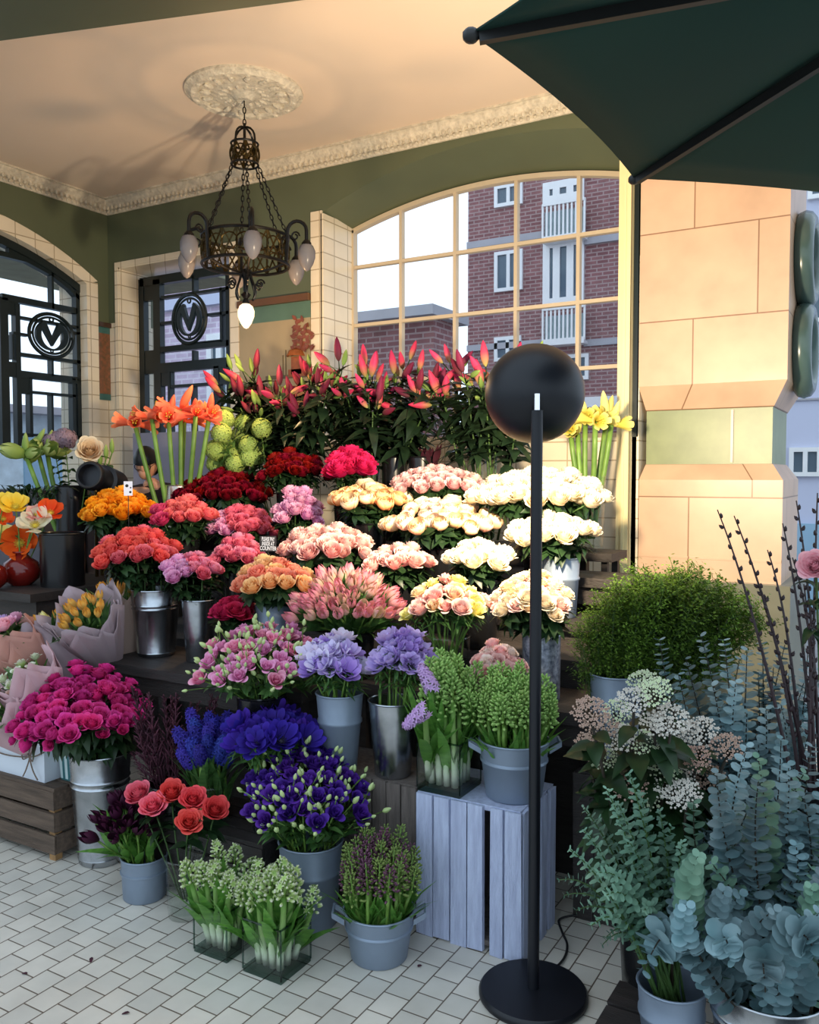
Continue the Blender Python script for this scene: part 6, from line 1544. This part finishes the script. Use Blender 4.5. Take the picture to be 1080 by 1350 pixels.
# ================================================================== GREEN FILLER BUSH
FIL = []
for s in range(4):
    rr = random.Random(40+s); mb = MB(); mb.tube([(0,0,0),(.005,0,.2),(0,.005,.5)], [.003,.002,.001], 5)
    for i in range(22):
        t = .42+.56*i/22; a = i*2.4; b = V((.003,.003,.5*t)); d = V((cos(a),sin(a),1.3)).normalized(); e = b+d*rr.uniform(.05,.12)*(1.25-t*.7)
        mb.tube([b,e], .0009, 3, 0, cap=False)
        for k in range(26):
            p = b+(e-b)*rr.uniform(.2,1.05)+V((rr.uniform(-.016,.016),rr.uniform(-.016,.016),rr.uniform(-.01,.016))); x = rr.uniform(0,6.28); mb.leaf(p, (cos(x),sin(x),rr.uniform(-.1,1)), Z, rr.uniform(.009,.016), .0075, .2, 1, 2, 0)
    FIL.append(mb.mesh('filler_form', 2, True, 0))
fb = at(812,888,2.82); FB = bucket('zinc', (fb.x,fb.y), .50, .085, .066, fb.z-.50, 'matt zinc bucket of yellow green filler beside the dark step on the right')
for i in range(84):
    q = sqrt((i+.5)/84); a = i*2.4; px, py, D = 884+q*cos(a)*132, 800-44*(1-q*q)+30*abs(q*cos(a))**2+q*sin(a)*14+U(-10,10), 2.86+.16*q*sin(a); h = at(px, py, D); b = V((fb.x,fb.y,.60))+RIGHT*((px-878)*.00045)
    d = h-b; r = empty('filler_sprig', b, 'fine yellow green filler sprig in the bushy bunch below the stone pier', 'foliage', 'yellow green filler sprigs'); r.rotation_mode = 'QUATERNION'; r.rotation_quaternion = d.to_track_quat('Z','Y') @ Quaternion(Z, U(0,6))
    inst(FIL[i%4], 'sprig', [M['stem'], M['fluff']], r, (0,0,0), None, d.length/.5)

# ================================================================== WHITE-BROWN SHRUB FLOWERS
hb_ = at(868,1110,2.34); bucket('black', (hb_.x,hb_.y), .0, .11, .09, .36, 'black bucket of brown and white shrub flowers hidden among the eucalyptus')
heads = ((836,925,'umbelw'),(868,912,'umbelg'),(794,962,'umbelb'),(775,985,'umbelb'),(820,972,'umbelw'),(862,955,'umbelw'),(845,980,'umbelg'),(905,968,'umbelw'),(885,950,'umbelw'),(918,1000,'umbelb'),(938,1030,'umbelb'),(900,1018,'umbelw'),(872,1010,'umbelg'),(830,1035,'umbelb'),(850,1048,'umbelg'),(905,1048,'umbelw'),(800,1000,'umbelg'),(960,985,'umbelb'),(880,1040,'umbelw'),(780,940,'umbelb'),(815,940,'umbelg'),(850,900,'umbelg'),(925,965,'umbelw'))
for i, (px, py, m) in enumerate(heads):
    D = 2.20+U(-.10,.10); h = at(px, py, D); b = V((hb_.x+U(-.05,.05),hb_.y+U(-.05,.05),.10))
    flower('shrub_flower', {'umbelw':'white and brown flat topped shrub flower among broad dark leaves on the right','umbelb':'brown budded flat topped shrub flower among broad dark leaves on the right','umbelg':'greenish white flat topped shrub flower among broad dark leaves on the right'}[m], 'flower', {'umbelw':'white and brown shrub flowers','umbelb':'brown shrub flowers','umbelg':'greenish white shrub flowers'}[m], b, h-Z*.02, (CAM-h).normalized()*.8+Z*.8+RIGHT*U(-.3,.3), UMB[i%2], [pc[m], M['stem_dark']], U(.075,.10), ST_HYD[i%3], [M['stem_dark'], M['leaf']])

# ================================================================== EUCALYPTUS
def bez(a, c, b, t): return a*(1-t)**2+c*2*t*(1-t)+b*t*t
def eucalyptus(a, c, b, label, group, size, mat, node=.026, t0=.25, small=False):
    a, b, c = V(a), V(b), V(c); L = (b-a).length+.25*((c-(a+b)/2).length)
    r = empty('eucalyptus_branch', a, label, 'eucalyptus', group)
    mb = MB(); mb.tube([bez(a,c,b,i/12) for i in range(13)], [.0042-.003*i/12 for i in range(13)], 6); obj(mb, 'stem', M['stem_dark'] if not small else M['stem'], r)
    mb = MB(); n = int(L*(1-t0)/node)
    for i in range(n+1):
        t = t0+(1-t0)*i/n; p = bez(a,c,b,t); d = (bez(a,c,b,min(1,t+.02))-bez(a,c,b,t-.02)).normalized(); x = d.orthogonal().normalized(); x = Quaternion(d, (pi/2)*i+U(-.3,.3))@x
        s = size*(1-.55*max(0,(t-.7)/.3))*U(.85,1.15)
        for sg_ in (1,-1):
            ld = (x*sg_+d*U(.15,.6)).normalized(); nn = (d-ld*d.dot(ld)).normalized(); y = nn.cross(ld); cen = p+ld*s*.56
            k = 9; asp = .95 if not small else .55; cup_ = U(.05,.22)
            vs = [cen-nn*0]+[cen+ld*(s*.52*cos(2*pi*j/k))+y*(s*.5*asp*sin(2*pi*j/k))+nn*(cup_*s*(.5-.4*(cos(2*pi*j/k)+1)/2)) for j in range(k)]
            mb.add(vs, [(0,1+j,1+(j+1)%k) for j in range(k)], 0)
    obj(mb, 'foliage', mat, r, ang=0)
e2 = at(1012,1296,2.02); bucket('galv', (e2.x,e2.y), .0, .135, .105, e2.z, 'big galvanised bucket of eucalyptus at the bottom right corner', bands=True)
e1 = at(886,1296,2.12); bucket('zinc', (e1.x,e1.y), .121 if False else .0, .085, .068, e1.z, 'smaller zinc bucket of fine leaved eucalyptus at the bottom right')
e3 = at(985,1120,2.45); bucket('zinc', (e3.x,e3.y), .0, .12, .10, .5, 'tall zinc bucket hidden behind the eucalyptus on the right')
lab_r = 'round leaved blue grey eucalyptus branch in the mass at the right'
tips = [(870,845,2.5,-40),(905,870,2.46,-20),(925,840,2.5,0),(955,845,2.45,0),(985,858,2.42,10),(1010,935,2.3,40),(1030,930,2.25,60),(1005,850,2.5,20),(1040,890,2.4,30),(1065,860,2.45,30),(895,890,2.42,-40),(940,905,2.35,0),(970,900,2.3,0),(1075,930,2.3,40),(1050,960,2.25,40),(920,1000,2.3,-30),(960,960,2.35,0),(1000,980,2.3,20),(1020,880,2.48,20),(1060,900,2.5,30),(1000,890,2.5,0),(975,870,2.52,-10),(1085,880,2.45,30),(1035,850,2.52,10),(945,930,2.4,-30),(1070,1000,2.3,20),(1025,990,2.3,0),(985,940,2.35,-20)]
for i, (px,py,D,sw) in enumerate(tips):
    b = at(px,py,D); a = V((e3.x+U(-.05,.05),e3.y+U(-.05,.05),.25)); c = (a+b)/2+RIGHT*(sw*.0016)+Z*.03+V((U(-.04,.04),U(-.04,.04),0))
    eucalyptus(a, c, b, 'round leaved blue grey eucalyptus branch in the upper part of the mass at the right', 'upper blue grey eucalyptus', .042, M['euc'], .017, .30)
tips2 = [(1000,1000,40),(1040,1010,30),(1070,985,0),(960,1050,-60),(985,1070,-40),(1020,1050,50),(1060,1050,40),(935,1090,-70),(920,1130,-60),(965,1120,-50),(1010,1120,60),(1050,1115,50),(1080,1095,30),(930,1180,-60),(975,1180,-50),(1025,1175,60),(1070,1170,50),(1000,1030,-30),(1085,1030,20),(900,1150,-70),(945,1215,-60),(1015,1220,50),(1065,1220,60),(1090,1140,30),(915,1060,-50),(945,1020,-40),(985,985,-30),(1030,975,30),(1060,1020,-40),(1000,1150,-60),(1045,1160,-60),(1085,1200,-40),(960,1160,60),(990,1100,70),(1030,1100,-70),(1060,1085,-60),(940,1140,50),(975,1030,50),(930,1235,-50),(985,1250,40),(1040,1245,-40),(1075,1255,30),(1000,1265,-30),(1055,1270,40),(960,1255,30),(1020,1200,-40),(1000,1065,30),(955,1175,-30),(1070,1145,-40),(905,1195,-50)]
for i, (px,py,sw) in enumerate(tips2):
    D = 1.98+U(-.10,.14)-.10*(py > 1120); b = at(px,py,D); a = V((e2.x+U(-.09,.09),e2.y+U(-.09,.09),.16)); c = (a+b)/2+RIGHT*(sw*.0021)+Z*(.0+.03*(i%3))+FWD*.02
    eucalyptus(a, c, b, 'round leaved blue grey eucalyptus branch in the lower part of the mass at the right', 'lower blue grey eucalyptus', .040, M['euc'] if i%4 else M['euc_green'], .0165, .22)
for i, (px,py,D,cx_,cy_) in enumerate(((850,1278,1.96,890,1228),(968,1262,1.86,930,1232),(1075,1255,1.75,1040,1225),(1010,1318,1.78,1000,1240))):
    b = at(px,py,D); a = V((e1.x,e1.y,.2)) if i == 0 else V((e2.x,e2.y,.2)); c = at(cx_,cy_-50,D)
    eucalyptus(a, c, b, ('thick leaved eucalyptus branch drooping left over the smaller bucket rim','thick leaved eucalyptus branch arching between the two bottom buckets','thick leaved eucalyptus branch drooping to the right picture edge','eucalyptus branch hanging down over the front of the big bucket')[i], None, .050, M['euc'], .017, .45)
for i in range(36):
    px = (738,752,770,790,815,835,760,780,800,745,830,850,870,885,900,820,795,845,910,775,865,890,800,840,870,905,925,815,790,850,800,830,860,770,815,845)[i]; py = (1160,1120,1095,1080,1060,1050,1200,1220,1180,1180,1110,1085,1070,1090,1110,1140,1245,1180,1140,1150,1140,1170,1235,1255,1235,1240,1225,1195,1150,1200,1040,1020,1030,1065,1010,1045)[i]
    D = 2.12+U(-.16,.12); b = at(px,py,D); a = V((e1.x+U(-.03,.03),e1.y+U(-.03,.03),.14)); c = a+(b-a)*.5+Z*(.12+.08*(py>1120))
    eucalyptus(a, c, b, 'fine small leaved green eucalyptus branch spraying left from the smaller zinc bucket', 'small leaved eucalyptus', .026, M['euc_green'], .017, .30, True)
# ================================================================== DARK BUDDED TWIGS, EDGE ROSE
TWB = MB().lathe([(.0,0),(.005,.004),(.0045,.011),(0,.018)], n=8).mesh('twig_bud_form', 1, True, 0)
for i, (px,py,D) in enumerate(((946,672,2.35),(968,680,2.35),(1000,768,2.3),(1032,690,2.35),(1050,660,2.3),(1045,735,2.3),(1078,650,2.3),(1012,725,2.4),(1070,800,2.2),(1060,770,2.25))):
    b = at(px,py,D); a = at(1075+U(-14,14),985,2.2); c = (a+b)/2+RIGHT*U(-.01,.03)+Z*.03; a.z -= .25
    r = empty('budded_twig', a, 'thin dark twig with small buds rising at the right picture edge', 'twig', 'dark budded twigs')
    mb = MB(); mb.tube([bez(a,c,b,t/14) for t in range(15)], [.0065-.0048*t/14 for t in range(15)], 6); obj(mb, 'stem', pmat('dark_twig_bark_%d' % i if False else 'dark_twig_bark', srgb(44,24,30), .5) if i == 0 else bpy.data.materials['dark_twig_bark'], r)
    for k in range(16):
        t = .30+.70*k/16; p = bez(a,c,b,t); d = (bez(a,c,b,min(1,t+.02))-p).normalized() if t < .98 else Z; x = Quaternion(d, k*2.4)@d.orthogonal().normalized()
        inst(TWB, 'bud', [bpy.data.materials['dark_twig_bark']], r, p+x*.003-a, (x*.6+d).to_track_quat('Z','Y'), 1)
tb = at(1085,985,2.2); bucket('black', (tb.x,tb.y), .0, .09, .075, tb.z-.1, 'tall black vase of dark twigs hidden in the eucalyptus at the right edge', name='floor_vase')
h = at(1076,747,2.2); flower('rose', 'pale pink rose cut by the right picture edge', 'rose', None, (tb.x,tb.y,.5), h, (CAM-h).normalized()-RIGHT*.3+Z*.3, PEONY[0], [pc['edgepink']], .085, ST_ROSE[0], g_)

# ================================================================== SCRAPS ON THE FLOOR
for (px, py, lab) in ((121,1263,'small grey leaf scrap on the floor tiles in the middle at the left'),(36,1285,'small dark petal scrap on the tiles near the left edge'),(171,1336,'brown crumbled leaf on the tiles at the bottom of the picture'),(551,1276,'tiny dark scrap on the tile in front of the pale blue crate')):
    p = on_z(px, py, .001); r = MB().leaf(p+Z*.003, V((U(-1,1),U(-1,1),.02)), Z, .026, .012, .25, 0); o = obj(r, 'leaf_scrap', M['heather']); tag(o, lab, 'leaf')
